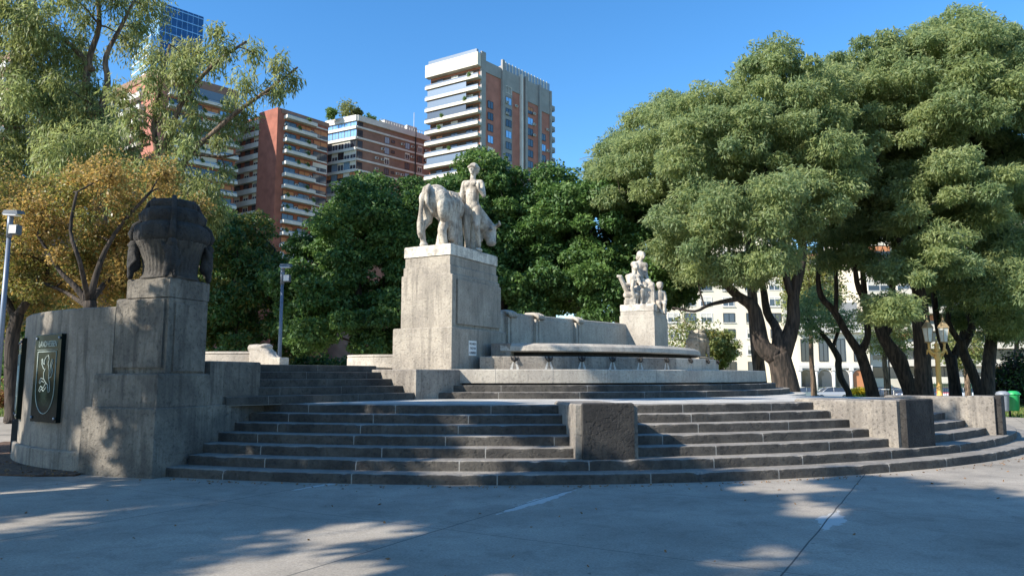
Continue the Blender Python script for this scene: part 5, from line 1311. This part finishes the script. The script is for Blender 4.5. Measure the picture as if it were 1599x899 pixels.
# red brick block with balconies
C_, A_, B_, ZT = corners(441, 170, 368, 192, 513, 193, 172)
g2 = thing('apartment_block', 'red brick apartment block with a blank brick flank and white balconies', 'apartment block')
bodyprism(A_, C_, B_, GZ, ZT - .2, M['brick_red'], g2)
f1 = Face(A_, C_); f2 = Face(C_, B_); FH = 2.85
us = f1.L * .62
b = MB(); f1.box(b, us, f1.L + .002, .003, 1.3, GZ, ZT); b.build('blank_flank', M['brick_red'], g2)
for k in range(13):
    z = ZT - 1.2 - FH * k
    b = MB(); f1.box(b, -.2, us - .01, .003, .9, z - 1.35, z - .1); b.build('floor_band', M['conc_white'], g2)
    for j in range(3): window(f1, us * (.18 + .31 * j), z - FH + .02, 1.9, FH - 1.5 + .1, pr.choice(['blind', 'dark', 'white', 'dark']), g2, .04)
    b = MB(); f2.box(b, .5, f2.L * .68, .003, 1.5, z - 1.15, z - .95); f2.box(b, .5, f2.L * .68, 1.38, 1.5, z - .949, z - .35); f2.box(b, .5, .62, .003, 1.379, z - .949, z - .35)
    f2.box(b, .55, f2.L * .67, 1.42, 1.46, z - .345, z - .05, 1)
    b.build('balcony', [M['conc_white'], M['rail']], g2)
    for u in (.18, .5): window(f2, f2.L * u, z - FH - .9 + .02 + 0.9 - .9, 4.0 if f2.L > 16 else 3.2, 2.2, pr.choice(['orange', 'dark', 'dark']), g2, .04)
    b = MB(); f2.box(b, f2.L * .70, f2.L * .97, .003, .35, z - .95, z - .65); b.build('sill_band', M['conc_white'], g2)
    window(f2, f2.L * .83, z - FH - .6, 4.2, 2.1, pr.choice(['dark', 'orange', 'dark', 'blind']) if k < 12 else 'dark', g2, .04)
for k in range(12):
    for u in (.08, .34, .62, .93):
        if pr.random() < .45: aircon(f2, f2.L * u, ZT - 4.0 - FH * k, g2, .01)
    for u in (.1, .3, .5, .64):
        if pr.random() < .4: potplant(f2, f2.L * u, ZT - 1.6 - FH * k, g2, 1.3)
b = MB(); f2.box(b, -.2, f2.L + .2, .003, .15, ZT - 1.1, ZT); b.build('parapet', M['brick_brown'], g2)

# brick and white tower block behind the slender tree
C_, A_, B_, ZT = corners(247, 108, 178, 140, 372, 143, 158)
g1 = thing('apartment_block', 'salmon brick tower block with long glazed balconies behind the slender tree', 'apartment block')
bodyprism(A_, C_, B_, GZ, ZT - .2, M['brick_pink'], g1)
f1 = Face(A_, C_); f2 = Face(C_, B_); FH = 2.95
for k in range(11):
    z = ZT - 4.2 - FH * k
    b = MB(); f1.box(b, -.2, f1.L * .75, .003, 1.2, z - 1.25, z - .05); b.build('balcony', [M['conc_white'], M['rail']], g1)
    for j in range(3): window(f1, f1.L * (.12 + .25 * j), z + .0, 1.9, 1.6, pr.choice(['dark', 'blind', 'dark']), g1, .04)
    b = MB(); f2.box(b, f2.L * .12, f2.L + .2, .003, 1.5, z - 1.25, z - 1.05); f2.box(b, f2.L * .12, f2.L + .2, 1.35, 1.5, z - 1.049, z - .55); f2.box(b, f2.L * .12, f2.L + .1, 1.4, 1.45, z - .548, z - .1, 1)
    b.build('balcony', [M['conc_white'], M['rail']], g1)
    for u in (.24, .45, .66, .87): window(f2, f2.L * u, z - 1.0, 3.6, 2.3, pr.choice(['dark', 'blue', 'dark', 'blind', 'orange']), g1, .04)
for k in range(10):
    for u in (.15, .34, .55, .76, .97):
        if pr.random() < .5: potplant(f2, f2.L * u, ZT - 4.8 - FH * k, g1, 1.3)
b = MB(); f2.box(b, -.1, f2.L + .2, .003, .4, ZT - 2.0, ZT); f1.box(b, -.1, f1.L + .0, .003, .3, ZT - 1.5, ZT - .01); b.build('parapet', M['brick_brown'], g1)
b = MB(); f2.box(b, f2.L * .3, f2.L * .95, .003, .8, ZT - 4.0, ZT - 2.1); b.build('penthouse_glazing', M['rail'], g1)

# balconied block at the far left behind the tall tree
C_, A_, B_, ZT = corners(18, 78, -90, 120, 182, 150, 125)
g0 = thing('apartment_block', 'brown brick block with balconies hidden behind the tall tree at the upper left', 'apartment block')
bodyprism(A_, C_, B_, GZ, ZT - .2, M['brick_brown'], g0)
f1 = Face(A_, C_); f2 = Face(C_, B_); FH = 2.95
for k in range(9):
    z = ZT - 2.2 - FH * k
    b = MB(); f2.box(b, .3, f2.L + .6, .003, 1.4, z - 1.2, z - 1.0); f2.box(b, .3, f2.L + .6, 1.28, 1.4, z - .999, z - .4); b.build('balcony', M['conc_white'], g0)
    b = MB(); f1.box(b, .0, f1.L, .003, .8, z - 1.2, z - .1); b.build('floor_band', M['conc_white'], g0)
    for u in (.2, .5, .8): window(f2, f2.L * u, z - .9, 3.0, 2.2, pr.choice(['dark', 'blue', 'blind']), g0, .04)
    for u in (.55, .8): window(f1, f1.L * u, z - FH, 2.6, 1.7, 'blue', g0, .04)

# glass office tower far behind
C_, A_, B_, ZT = corners(252, 4, 222, 30, 318, 27, 250)
gt = thing('glass_tower', 'dark blue glass office tower with a slanted top, highest at the upper left', 'office tower')
D_ = A_ + B_ - C_
b = MB(); zl = ZT - 4.5
V = [(v.x, v.y, GZ) for v in (A_, C_, B_, D_)] + [(A_.x, A_.y, zl), (C_.x, C_.y, ZT), (B_.x, B_.y, ZT), (D_.x, D_.y, zl)]
b.add(V, [(3, 2, 1, 0), (4, 5, 6, 7), (1, 2, 6, 5), (2, 3, 7, 6), (3, 0, 4, 7)], 0); b.add([V[0], V[1], V[5], V[4]], [(0, 1, 2, 3)], 1)
b.build('curtain_wall', [M['blue_glass'], M['pale_glass']], gt)
f2 = Face(C_, B_); f1 = Face(A_, C_); b = MB()
for k in range(24): f2.box(b, 0, f2.L, .003, .12, ZT - 1.2 - 3.2 * k, ZT - .85 - 3.2 * k)
for k in range(9): f2.box(b, f2.L * k / 8.0 - .06, f2.L * k / 8.0 + .06, .003, .09, GZ, ZT)
b.build('mullions', M['pale_glass'], gt)
b = MB(); f1.box(b, f1.L * .15, f1.L * .45, .003, .2, ZT - 17, ZT - 11); b.build('opening', M['dark_metal'], gt)
C2, A2, B2, Z2 = corners(236, 54, 208, 78, 250, 60, 245)
gw = thing('glass_tower', 'pale glazed lower tower standing in front of the blue glass tower', 'office tower')
bodyprism(A2, C2, B2, GZ, Z2, M['pale_glass'], gw, 'curtain_wall')
b = MB(); f1 = Face(A2, C2)
for k in range(20): f1.box(b, 0, f1.L, .003, .1, Z2 - .4 - 3.2 * k, Z2 - 3.2 * k)
b.build('mullions', M['white'], gw)

# street front at the right: white apartments, cream mansion, modern white block
def frontbox(x0, x1, D, ztop, mat, depth=14, rot=0.0):
    X0 = (x0 - 799.5) * PX(D); X1 = (x1 - 799.5) * PX(D)
    A = Vector((X0, D)); C = Vector((X1, D + rot)); n = Vector(((C - A).y, -(C - A).x)).normalized()
    return Face(A, C), [A, C, C - n * depth, A - n * depth], ztop
DB = 112
def body(face, pts, zt, mat, parent, z0=GZ, nm='wall'):
    b = MB(); b.prism([(v.x, v.y) for v in pts], z0, zt); return b.build(nm, mat, parent)
f, pts, zt = frontbox(1040, 1243, DB, zz(330, DB), 'cream')
wa = thing('apartment_block', 'plain cream apartment block with a grid of dark square windows behind the far urn', 'apartment block')
body(f, pts, zt, M['cream'], wa)
k = PX(DB)
for yy in (345, 370, 395, 420, 445, 470, 495, 520, 545.5, 571):
    for xx in (1052, 1078, 1104, 1139, 1175, 1212, 1232):
        z = zz(yy + 8, DB); window(f, (xx - 1040) * k, z, 1.75, 1.4, pr.choice(['dark', 'dark', 'blind', 'white']), wa, .004)
        if pr.random() < .8 and yy > 400:
            b = MB(); f.box(b, (xx - 1040) * k - 1.0, (xx - 1040) * k + 1.0, .003, .15, z - .14, z - .02); b.build('sill', M['conc_white'], wa)
b = MB(); f.box(b, 0, f.L, .003, .5, zt - .6, zt); b.build('cornice', M['conc_white'], wa)

f, pts, zt = frontbox(1243, 1356, 106, zz(514, 106), 'cream')
k = PX(106)
ch = thing('classical_mansion', 'cream classical mansion with arched ground floor openings and a roof balustrade', 'mansion')
body(f, pts, zt, M['cream'], ch)
def zq(y): return zz(y, 106)
b = MB(); f.box(b, -.2, f.L + .2, .003, .7, zq(519), zq(515)); f.box(b, -.1, f.L + .1, .003, .45, zq(574.5), zq(570)); b.build('cornice', M['conc_white'], ch)
b = MB()
for i in range(34): f.box(b, f.L * (i + .2) / 34, f.L * (i + .6) / 34, .1, .3, zq(514) + .02, zq(507))
f.box(b, 0, f.L, .0, .4, zq(507) + .003, zq(504)); b.build('balustrade', M['conc_white'], ch)
b = MB(); f.box(b, .5, f.L - .5, -6, -2, zq(514), zq(470)); b.build('mansard_roof', M['conc_grey'], ch)
for xx in (1256, 1284, 1311, 1338):
    u = (xx - 1243) * k
    window(f, u, zq(564), 1.3, 3.2, 'dark', ch, .004)
    arch = [(u - 1.0, zq(604)), (u + 1.0, zq(604)), (u + 1.0, zq(588))] + [(u + 1.0 * cos(a), zq(588) + 1.0 * sin(a)) for a in [pi * j / 10 for j in range(1, 10)]] + [(u - 1.0, zq(588))]
    b = MB(); n_ = len(arch); V = [f.P(a_, .02, z_) for a_, z_ in arch] + [f.P(a_, .10, z_) for a_, z_ in arch]
    b.add(V, [tuple(range(n_, 2 * n_))] + [(i, (i + 1) % n_, n_ + (i + 1) % n_, n_ + i) for i in range(n_)], 0)
    b.build('arched_door', M['orange_blind'] if xx == 1338 else M['glass'], ch)
    b = MB(); ring_ = [f.P(u + 1.12 * cos(a), .12, zq(588) + 1.12 * sin(a)) for a in [pi * j / 12 for j in range(13)]]
    b.tube([f.P(u + 1.12, .12, GZ + .2)] + ring_ + [f.P(u - 1.12, .12, GZ + .2)], .12, 6); b.build('arch_moulding', M['conc_white'], ch)
for xx in (1244.5, 1270, 1297, 1324, 1353):
    b = MB(); u = (xx - 1243) * k; b.tube([f.P(u, .35, GZ), f.P(u, .35, zq(575))], [.22, .19], 12); f.box(b, u - .28, u + .28, .1, .62, zq(579), zq(574.6)); b.build('column', M['conc_white'], ch)

f, pts, zt = frontbox(1357, 1640, 108, zz(300, 108), 'white')
mo = thing('apartment_block', 'modern white apartment block with wide balconies and long dark windows at the right', 'apartment block')
M['conc_cream'] = simple('cream_concrete', (.58, .53, .44), .85, var=.12, scale=.3)
body(f, pts, zt, M['conc_cream'], mo); k = PX(108)
for j, yy in enumerate(range(330, 600, 27)):
    z = zz(yy, 108)
    for xx in (1378, 1424, 1470, 1516, 1562, 1608):
        window(f, (xx - 1357) * k, z - 1.55, 3.6, 1.6, pr.choice(['dark', 'blind', 'dark', 'dark', 'blind', 'dark', 'orange']), mo, .004)
    b = MB(); f.box(b, f.L * .17, f.L, .003, 1.3, z - 2.35, z - 2.1)
    f.box(b, f.L * .17, f.L, 1.18, 1.3, z - 2.099, z - 1.4); b.build('balcony', M['conc_cream'], mo)
    if j in (4, 5):
        b = MB(); f.box(b, (1505 - 1357) * k, (1545 - 1357) * k, .1, 1.2, z - .35, z - .1); b.build('awning', M['orange_blind'], mo)
bt = thing('apartment_block', 'tall salmon brick block seen only through gaps in the feathery crowns', 'apartment block')
f, pts, zt = frontbox(1190, 1300, 135, zz(395, 135), 'x')
body(f, pts, zt, M['brick_pink'], bt)
for yy in range(405, 560, 26):
    b = MB(); f.box(b, 0, f.L, .003, .8, zz(yy + 8, 135), zz(yy, 135)); b.build('floor_band', M['conc_white'], bt)
    for u in (.2, .5, .8): window(f, f.L * u, zz(yy + 22, 135), 2.4, 1.5, 'dark', bt, .004)

# ------------------------------------------------------------------ cars
def make_car(label, col, loc, rz, hatch=False):
    m = simple('car_paint', col, .3, .2, var=.03, coat=.7)
    e = thing('parked_car', label, 'car', loc, rz, 'cars parked along the avenue')
    L_ = 2.1
    prof = [(-2.1, .35), (-2.12, .62), (-2.0, .82), (-1.55, .92), (-1.15 if not hatch else -1.9, .95), (1.1, .93), (1.75, .84), (2.08, .66), (2.1, .35)]
    b = MB(); W = .86; V = []; 
    for s_ in (-1, 1):
        for x, z in prof: V.append((x, s_ * (W if z < .8 else W - .05), z))
    n = len(prof)
    F = [tuple(range(n)), tuple(range(2 * n - 1, n - 1, -1))] + [(i + 1, i, n + i, n + i + 1) for i in range(n - 1)] + [(0, n - 1, 2 * n - 1, n)]
    b.add(V, F); me = b.mesh('body', [m])
    o = link_mesh('body', me, e); md = o.modifiers.new('b', 'BEVEL'); md.width = .07; md.segments = 3; md.limit_method = 'ANGLE'
    cab = [(-1.5 if not hatch else -1.95, .93), (-.95 if not hatch else -1.6, 1.40), (-.2, 1.46), (.45, 1.38), (1.15, .93)]
    b = MB(); V = []
    for s_ in (-1, 1):
        for x, z in cab: V.append((x, s_ * (.78 if z < 1 else .60), z))
    n = len(cab); F = [tuple(range(n)), tuple(range(2 * n - 1, n - 1, -1))] + [(i + 1, i, n + i, n + i + 1) for i in range(n - 1)]
    b.add(V, F); b.build('windows', M['glass'], e)
    b = MB(); V = []
    for s_ in (-1, 1):
        for x, z in cab[1:4]: V.append((x, s_ * .62, z + .012))
    b.add(V, [(0, 1, 4, 3), (1, 2, 5, 4)]); 
    for s_ in (-1, 1):
        for i, j in ((0, 1), (3, 4)): b.tube([(cab[i][0], s_ * .78 if cab[i][1] < 1 else s_ * .61, cab[i][1]), (cab[j][0], s_ * .78 if cab[j][1] < 1 else s_ * .61, cab[j][1])], .035, 5)
        b.tube([(-.2, s_ * .61, 1.46), (-.15, s_ * .79, .93)], .035, 5)
    b.build('roof', m, e)
    for x in (-1.3, 1.3):
        for s_ in (-1, 1):
            b = MB(); b.tube([(x, s_ * .88, .32), (x, s_ * .68, .32)], [.32, .32], 18, smooth=False); w_ = b.build('wheel', M['dark_metal'], e)
            b = MB(); b.tube([(x, s_ * .892, .32), (x, s_ * .86, .32)], [.19, .2], 14, smooth=False); b.build('rim', M['steel'], w_)
    for s_ in (-1, 1):
        b = MB(); b.ball((2.0, s_ * .6, .68), (.1, .18, .08)); b.build('headlight', M['white'], e)
        b = MB(); b.ball((-2.05, s_ * .65, .72), (.06, .13, .09)); b.build('tail_light', simple('red_lens', (.4, .02, .02), .3), e)
    return e
for (px, D, lab, col, rz, hb) in ((1266, 82, 'grey-green saloon car, leftmost, beside the base of the dark forked trunk', (.20, .25, .25), pi, False),
        (1309, 82, 'silver car behind the foot of the young slender tree', (.42, .43, .44), pi, True), (1372, 84, 'dark car behind the left crowd barrier', (.05, .06, .07), pi, True), (1402, 84, 'charcoal car behind the right crowd barrier', (.07, .07, .08), 0, True),
        (1489, 80, 'red and white car seen behind the wineglass-forked trunk', (.45, .04, .05), pi / 2 + .3, True), (1516, 79, 'white car between two dark trunks right of the golden lamp', (.75, .75, .75), pi, True), (1562, 79, 'blue-grey car behind the grey litter bin', (.22, .28, .36), pi, False), (1450, 80, 'dark blue car mostly behind the thick upright trunk', (.08, .12, .20), pi, False)):
    make_car(lab, col, ((px - 799.5) * PX(D), D + (2 if D > 83 else 3), -1.14), rz, hb)

# ------------------------------------------------------------------ lamps
M['gold_paint'] = simple('ochre_lamp_paint', (.62, .36, .10), .55, 0, var=.1)
M['lantern_glass'] = simple('frosted_lantern_glass', (.55, .56, .52), .4, var=.1)
def golden_lamp():
    D = 34; X = (1461 - 799.5) * PX(D) 
    e = thing('street_lamp', 'ornate ochre lamp post with twin lanterns in front of the thick tree trunk', 'street lamp', (X, D, 0))
    zt = zz(551, D); k = PX(D)
    b = MB(); b.lathe([(.26, 0), (.26, .25), (.20, .30), (.17, .6), (.12, .75), (.115, 1.2), (.10, zt - .3), (.14, zt - .22), (.10, zt - .12), (.16, zt), (.10, zt + .06)], 16); b.build('post', M['gold_paint'], e)
    b = MB(); b.lathe([(.10, 0), (.13, .1), (.07, .2), (.12, .32), (.05, .42), (.02, .55)], 12, (0, 0, zt + .05))
    for s_ in (-1, 1):
        b.tube([(0, 0, zt + .05), (s_ * .18, 0, zt - .02), (s_ * .32, 0, zt + .08), (s_ * .36, 0, zt + .32), (s_ * .36, 0, zt + .48)], [.07, .065, .07, .05, .06], 8)
        b.tube([(s_ * .05, 0, zt - .2), (s_ * .25, 0, zt - .1), (s_ * .36, 0, zt + .05)], .035, 6); b.ball((s_ * .36, 0, zt + .12), .09)
        b.tube([(s_ * .36, 0, zt + .1), (s_ * .44, 0, zt + .15), (s_ * .46, 0, zt - .05)], .03, 6)
    b.build('arms', M['gold_paint'], e)
    for s_ in (-1, 1):
        ln = MB(); z0 = zt + .5
        ln.lathe([(.15, 0), (.24, .62), (.24, .64)], 6, (s_ * .36, 0, z0), smooth=False); l = ln.build('lantern', M['lantern_glass'], e)
        c = MB(); c.lathe([(.28, .64), (.26, .70), (.10, .92), (.05, .98), (.03, 1.12), (.01, 1.32)], 6, (s_ * .36, 0, z0), smooth=False)
        for j in range(6):
            a = j * pi / 3; c.tube([(s_ * .36 + .155 * cos(a), .155 * sin(a), z0), (s_ * .36 + .25 * cos(a), .25 * sin(a), z0 + .65)], .014, 4)
        c.lathe([(.05, -.06), (.17, -.01), (.17, .02)], 12, (s_ * .36, 0, z0)); c.build('lantern_frame', simple('weathered_bronze', (.30, .22, .12), .6), l)
golden_lamp()
def flood_post(label, x, D, ytop, zb):
    X = (x - 799.5) * PX(D); zt = zz(ytop, D)
    e = thing('lamp_post', label, 'lamp post', (X, D, zb), 0, 'grey floodlight posts')
    H = zt - zb
    b = MB(); b.tube([(0, 0, 0), (0, 0, H * .5), (0, 0, H - .7)], [.085, .07, .055], 12); b.tube([(0, 0, H - .7), (0, 0, H)], [.075, .075], 10); b.build('pole', M['steel'], e)
    hd = simple('lamp_housing', (.10, .12, .14), .5)
    b = MB(); b.tube([(0, 0, H), (.12, -.05, H - .05)], [.05, .05], 8); b.hexa([(-.05, -.30, H - .10), (.34, -.24, H - .10), (.34, .10, H - .02), (-.05, .10, H - .02), (-.02, -.26, H + .02), (.30, -.22, H + .02), (.30, .06, H + .06), (-.02, .06, H + .06)]); h_ = b.build('floodlight', hd, e)
    b = MB(); b.hexa([(0, -.32, H - .13), (.30, -.26, H - .13), (.30, .02, H - .108), (0, .02, H - .108), (0, -.305, H - .105), (.30, -.255, H - .105), (.30, .02, H - .1), (0, .02, H - .1)]); b.build('lens', M['white'], h_)
    b = MB(); b.box(.06, .30, -.14, .06, H - .62, H - .36); c = b.build('floodlight', hd, e); b = MB(); b.box(.085, .275, -.16, -.142, H - .60, H - .38); b.build('lens', M['white'], c)
flood_post('slim grey floodlight post left of the dark green tree, behind the side steps', 438, 27, 414, 0)
flood_post('grey floodlight post at the far left edge in front of the golden trees', 2, 20, 332, 0)
tl = thing('street_lamp', 'thin black lamp pole between the white block and the knotty trunk', 'street lamp', ((1385 - 799.5) * PX(60), 60, -.7))
b = MB(); b.tube([(0, 0, 0), (0, 0, 7.0)], [.07, .05], 8); b.ball((0, 0, 7.1), (.2, .2, .16)); b.lathe([(.16, 0), (.13, .4), (.07, .5)], 10); b.build('pole', M['dark_metal'], tl)

# ------------------------------------------------------------------ litter bins, barriers, fence, flower stand
def bin_(label, x, D, mat):
    X = (x - 799.5) * PX(D)
    e = thing('litter_bin', label, 'litter bin', (X, D, 0), .1, 'pair of litter bins')
    k = MB(); n = 24
    pts = []
    b = MB(); b.lathe([(.15, .24), (.175, .27), (.205, .78), (.215, .80), (.215, .83)], 20); b.build('bucket', mat, e)
    b = MB(); b.lathe([(.235, .83), (.245, .88), (.20, .96), (.10, 1.0)], 20); b.box(-.14, .14, -.23, -.19, .86, .90); b.build('lid', mat, e)
    return e
M['bin_green'] = simple('green_plastic', (.02, .30, .09), .45, var=.1); M['bin_grey'] = simple('grey_plastic', (.20, .22, .25), .5, var=.1)
bin_('grey litter bin at the right, left one of the pair', 1558, 28.5, M['bin_grey'])
g_ = bin_('green litter bin at the right edge of the plaza', 1574, 28.8, M['bin_green'])
pst = thing('bin_post', 'short dark post holding the grey and green bins', 'post', ((1567 - 799.5) * PX(29), 29, 0))
b = MB(); b.tube([(0, 0, 0), (0, 0, .95)], .04, 10); b.box(-.3, .3, -.02, .02, .86, .90); b.build('post', M['dark_metal'], pst)
def barrier(x, D, lab):
    e = thing('crowd_barrier', lab, 'barrier', ((x - 799.5) * PX(D), D, ground_z(D)), 0, 'steel crowd barriers')
    b = MB(); w_ = 1.0; z0 = .2
    b.tube([(-w_, 0, .02), (-w_, 0, 1.0), (-w_ + .1, 0, 1.15), (w_ - .1, 0, 1.15), (w_, 0, 1.0), (w_, 0, .02)], .035, 8); b.tube([(-w_, 0, .25), (w_, 0, .25)], .02, 6); b.build('frame', M['white'], e)
    b = MB()
    for i in range(13): b.tube([(-w_ + .14 * (i + 1), 0, .25), (-w_ + .14 * (i + 1), 0, 1.14)], .009, 5)
    b.build('bars', M['steel'], e)
barrier(1372, 64, 'left one of two white-framed crowd barriers near the knotty trunk'); barrier(1408, 64, 'right one of two white-framed crowd barriers near the knotty trunk')
gf = thing('iron_fence', 'green iron railing fence behind the golden lamp', 'fence', ((1470 - 799.5) * PX(70), 70, ground_z(70)))
b = MB(); M['green_iron'] = simple('green_iron', (.03, .16, .10), .5)
for i in range(30): b.tube([(-2.6 + i * .18, 0, 0), (-2.6 + i * .18, 0, 1.9)], .022, 5)
b.tube([(-2.7, 0, .3), (2.7, 0, .3)], .03, 6); b.tube([(-2.7, 0, 1.7), (2.7, 0, 1.7)], .03, 6); b.build('railings', M['green_iron'], gf)
M['yellow_petal'] = leafmat('yellow_petal', (.70, .50, .02), (.8, .62, .05), .3)
rg_ = np.random.default_rng(5)
fb = thing('flower_bush', 'yellow-flowering bush left of the V-forked tree trunk', 'flower bush', ((1337 - 799.5) * PX(62), 62, ground_z(62)))
V, nq = leaves([(0, 0, .5, .7), (.4, .1, .5, .6), (-.4, 0, .45, .6)], 700, .16, .1, rg_, 0, .8, .2); link_mesh('foliage', fast_mesh('foliage', V, nq, [M['dark2']], np.zeros(nq)), fb)
V, nq = leaves([(0, 0, 1.0, .5), (.5, .1, .95, .45), (-.4, 0, .95, .45)], 500, .14, .12, rg_, 0, .5, .3); link_mesh('flowers', fast_mesh('flowers', V, nq, [M['yellow_petal']], np.zeros(nq)), fb)

# ------------------------------------------------------------------ grass tufts and fallen leaves
rg_ = np.random.default_rng(8)
def blades(regions, n, h, name, mats, keep=None):
    P = []
    for (x0, x1, y0, y1, w_) in regions:
        m = int(n * w_); P.append(np.stack([rg_.uniform(x0, x1, m), rg_.uniform(y0, y1, m)], 1))
    P = np.concatenate(P)
    dist = np.hypot(P[:, 0] - CX, P[:, 1] - CY); P = P[dist > 19.75]
    m = len(P); a = rg_.uniform(0, 6.28, m); w2 = .02; hh = h * (.5 + rg_.random(m))
    z = np.where(P[:, 1] < 44, 0, -1.15 * np.clip((P[:, 1] - 44) / 32, 0, 1))
    s_ = np.stack([np.cos(a) * w2, np.sin(a) * w2, np.zeros(m)], 1); p = np.stack([P[:, 0], P[:, 1], z - .01], 1)
    tip = p + np.stack([rg_.normal(0, .03, m), rg_.normal(0, .03, m), hh], 1)
    V = np.stack([p - s_, p + s_, tip + s_ * .4, tip - s_ * .4], 1).reshape(-1, 3)
    return link_mesh(name, fast_mesh(name, V, m, mats, (rg_.random(m) < .4).astype(int)))
M['grass1'] = leafmat('grass_blade', (.05, .11, .015), (.13, .20, .03), .3); M['grass2'] = leafmat('dry_grass_blade', (.16, .16, .05), (.22, .20, .07), .3)
tag(blades([(16.5, 32, 26, 42, .5), (-30, -13.5, 23, 42, .5)], 60000, .09, 'grass', [M['grass1'], M['grass2']]), kind='stuff')
m = 380; P = np.stack([rg_.uniform(-13, 12, m), rg_.uniform(5.5, 20, m)], 1)
P = np.concatenate([P, np.stack([rg_.uniform(-12, -7, 900), rg_.uniform(11.8, 15, 900)], 1)])
aa = rg_.uniform(-.33, 1.0, 320); rr_ = 15.25 + np.abs(rg_.normal(0, .12, 320)); P = np.concatenate([P, np.stack([CX + rr_ * np.sin(aa), CY - rr_ * np.cos(aa)], 1)])
d_ = np.hypot(P[:, 0] - CX, P[:, 1] - CY); okp = (d_ > 15.25) & (P[:, 1] < 19)
P = P[okp]; wp = np.array([[p.x, p.y] for p in WS]); 
dm = np.array([np.min(np.hypot(wp[:, 0] - q[0], wp[:, 1] - q[1])) for q in P]); P = P[(dm > .12)]
m = len(P); a = rg_.uniform(0, 6.28, m); s1 = rg_.uniform(.01, .03, m)
z = np.full(m, .012) + np.where((P[:, 0] < -6.9), .03, 0)
ax = np.stack([np.cos(a) * s1, np.sin(a) * s1, rg_.normal(0, .008, m)], 1); bx = np.stack([-np.sin(a) * s1 * .6, np.cos(a) * s1 * .6, rg_.normal(0, .008, m)], 1); p = np.stack([P[:, 0], P[:, 1], z], 1)
V = np.stack([p - ax, p + bx, p + ax, p - bx], 1).reshape(-1, 3)
tag(link_mesh('fallen_leaves', fast_mesh('fallen_leaves', V, m, [simple('dry_leaf', (.22, .12, .05), .8, var=.4)], np.zeros(m))), kind='stuff')
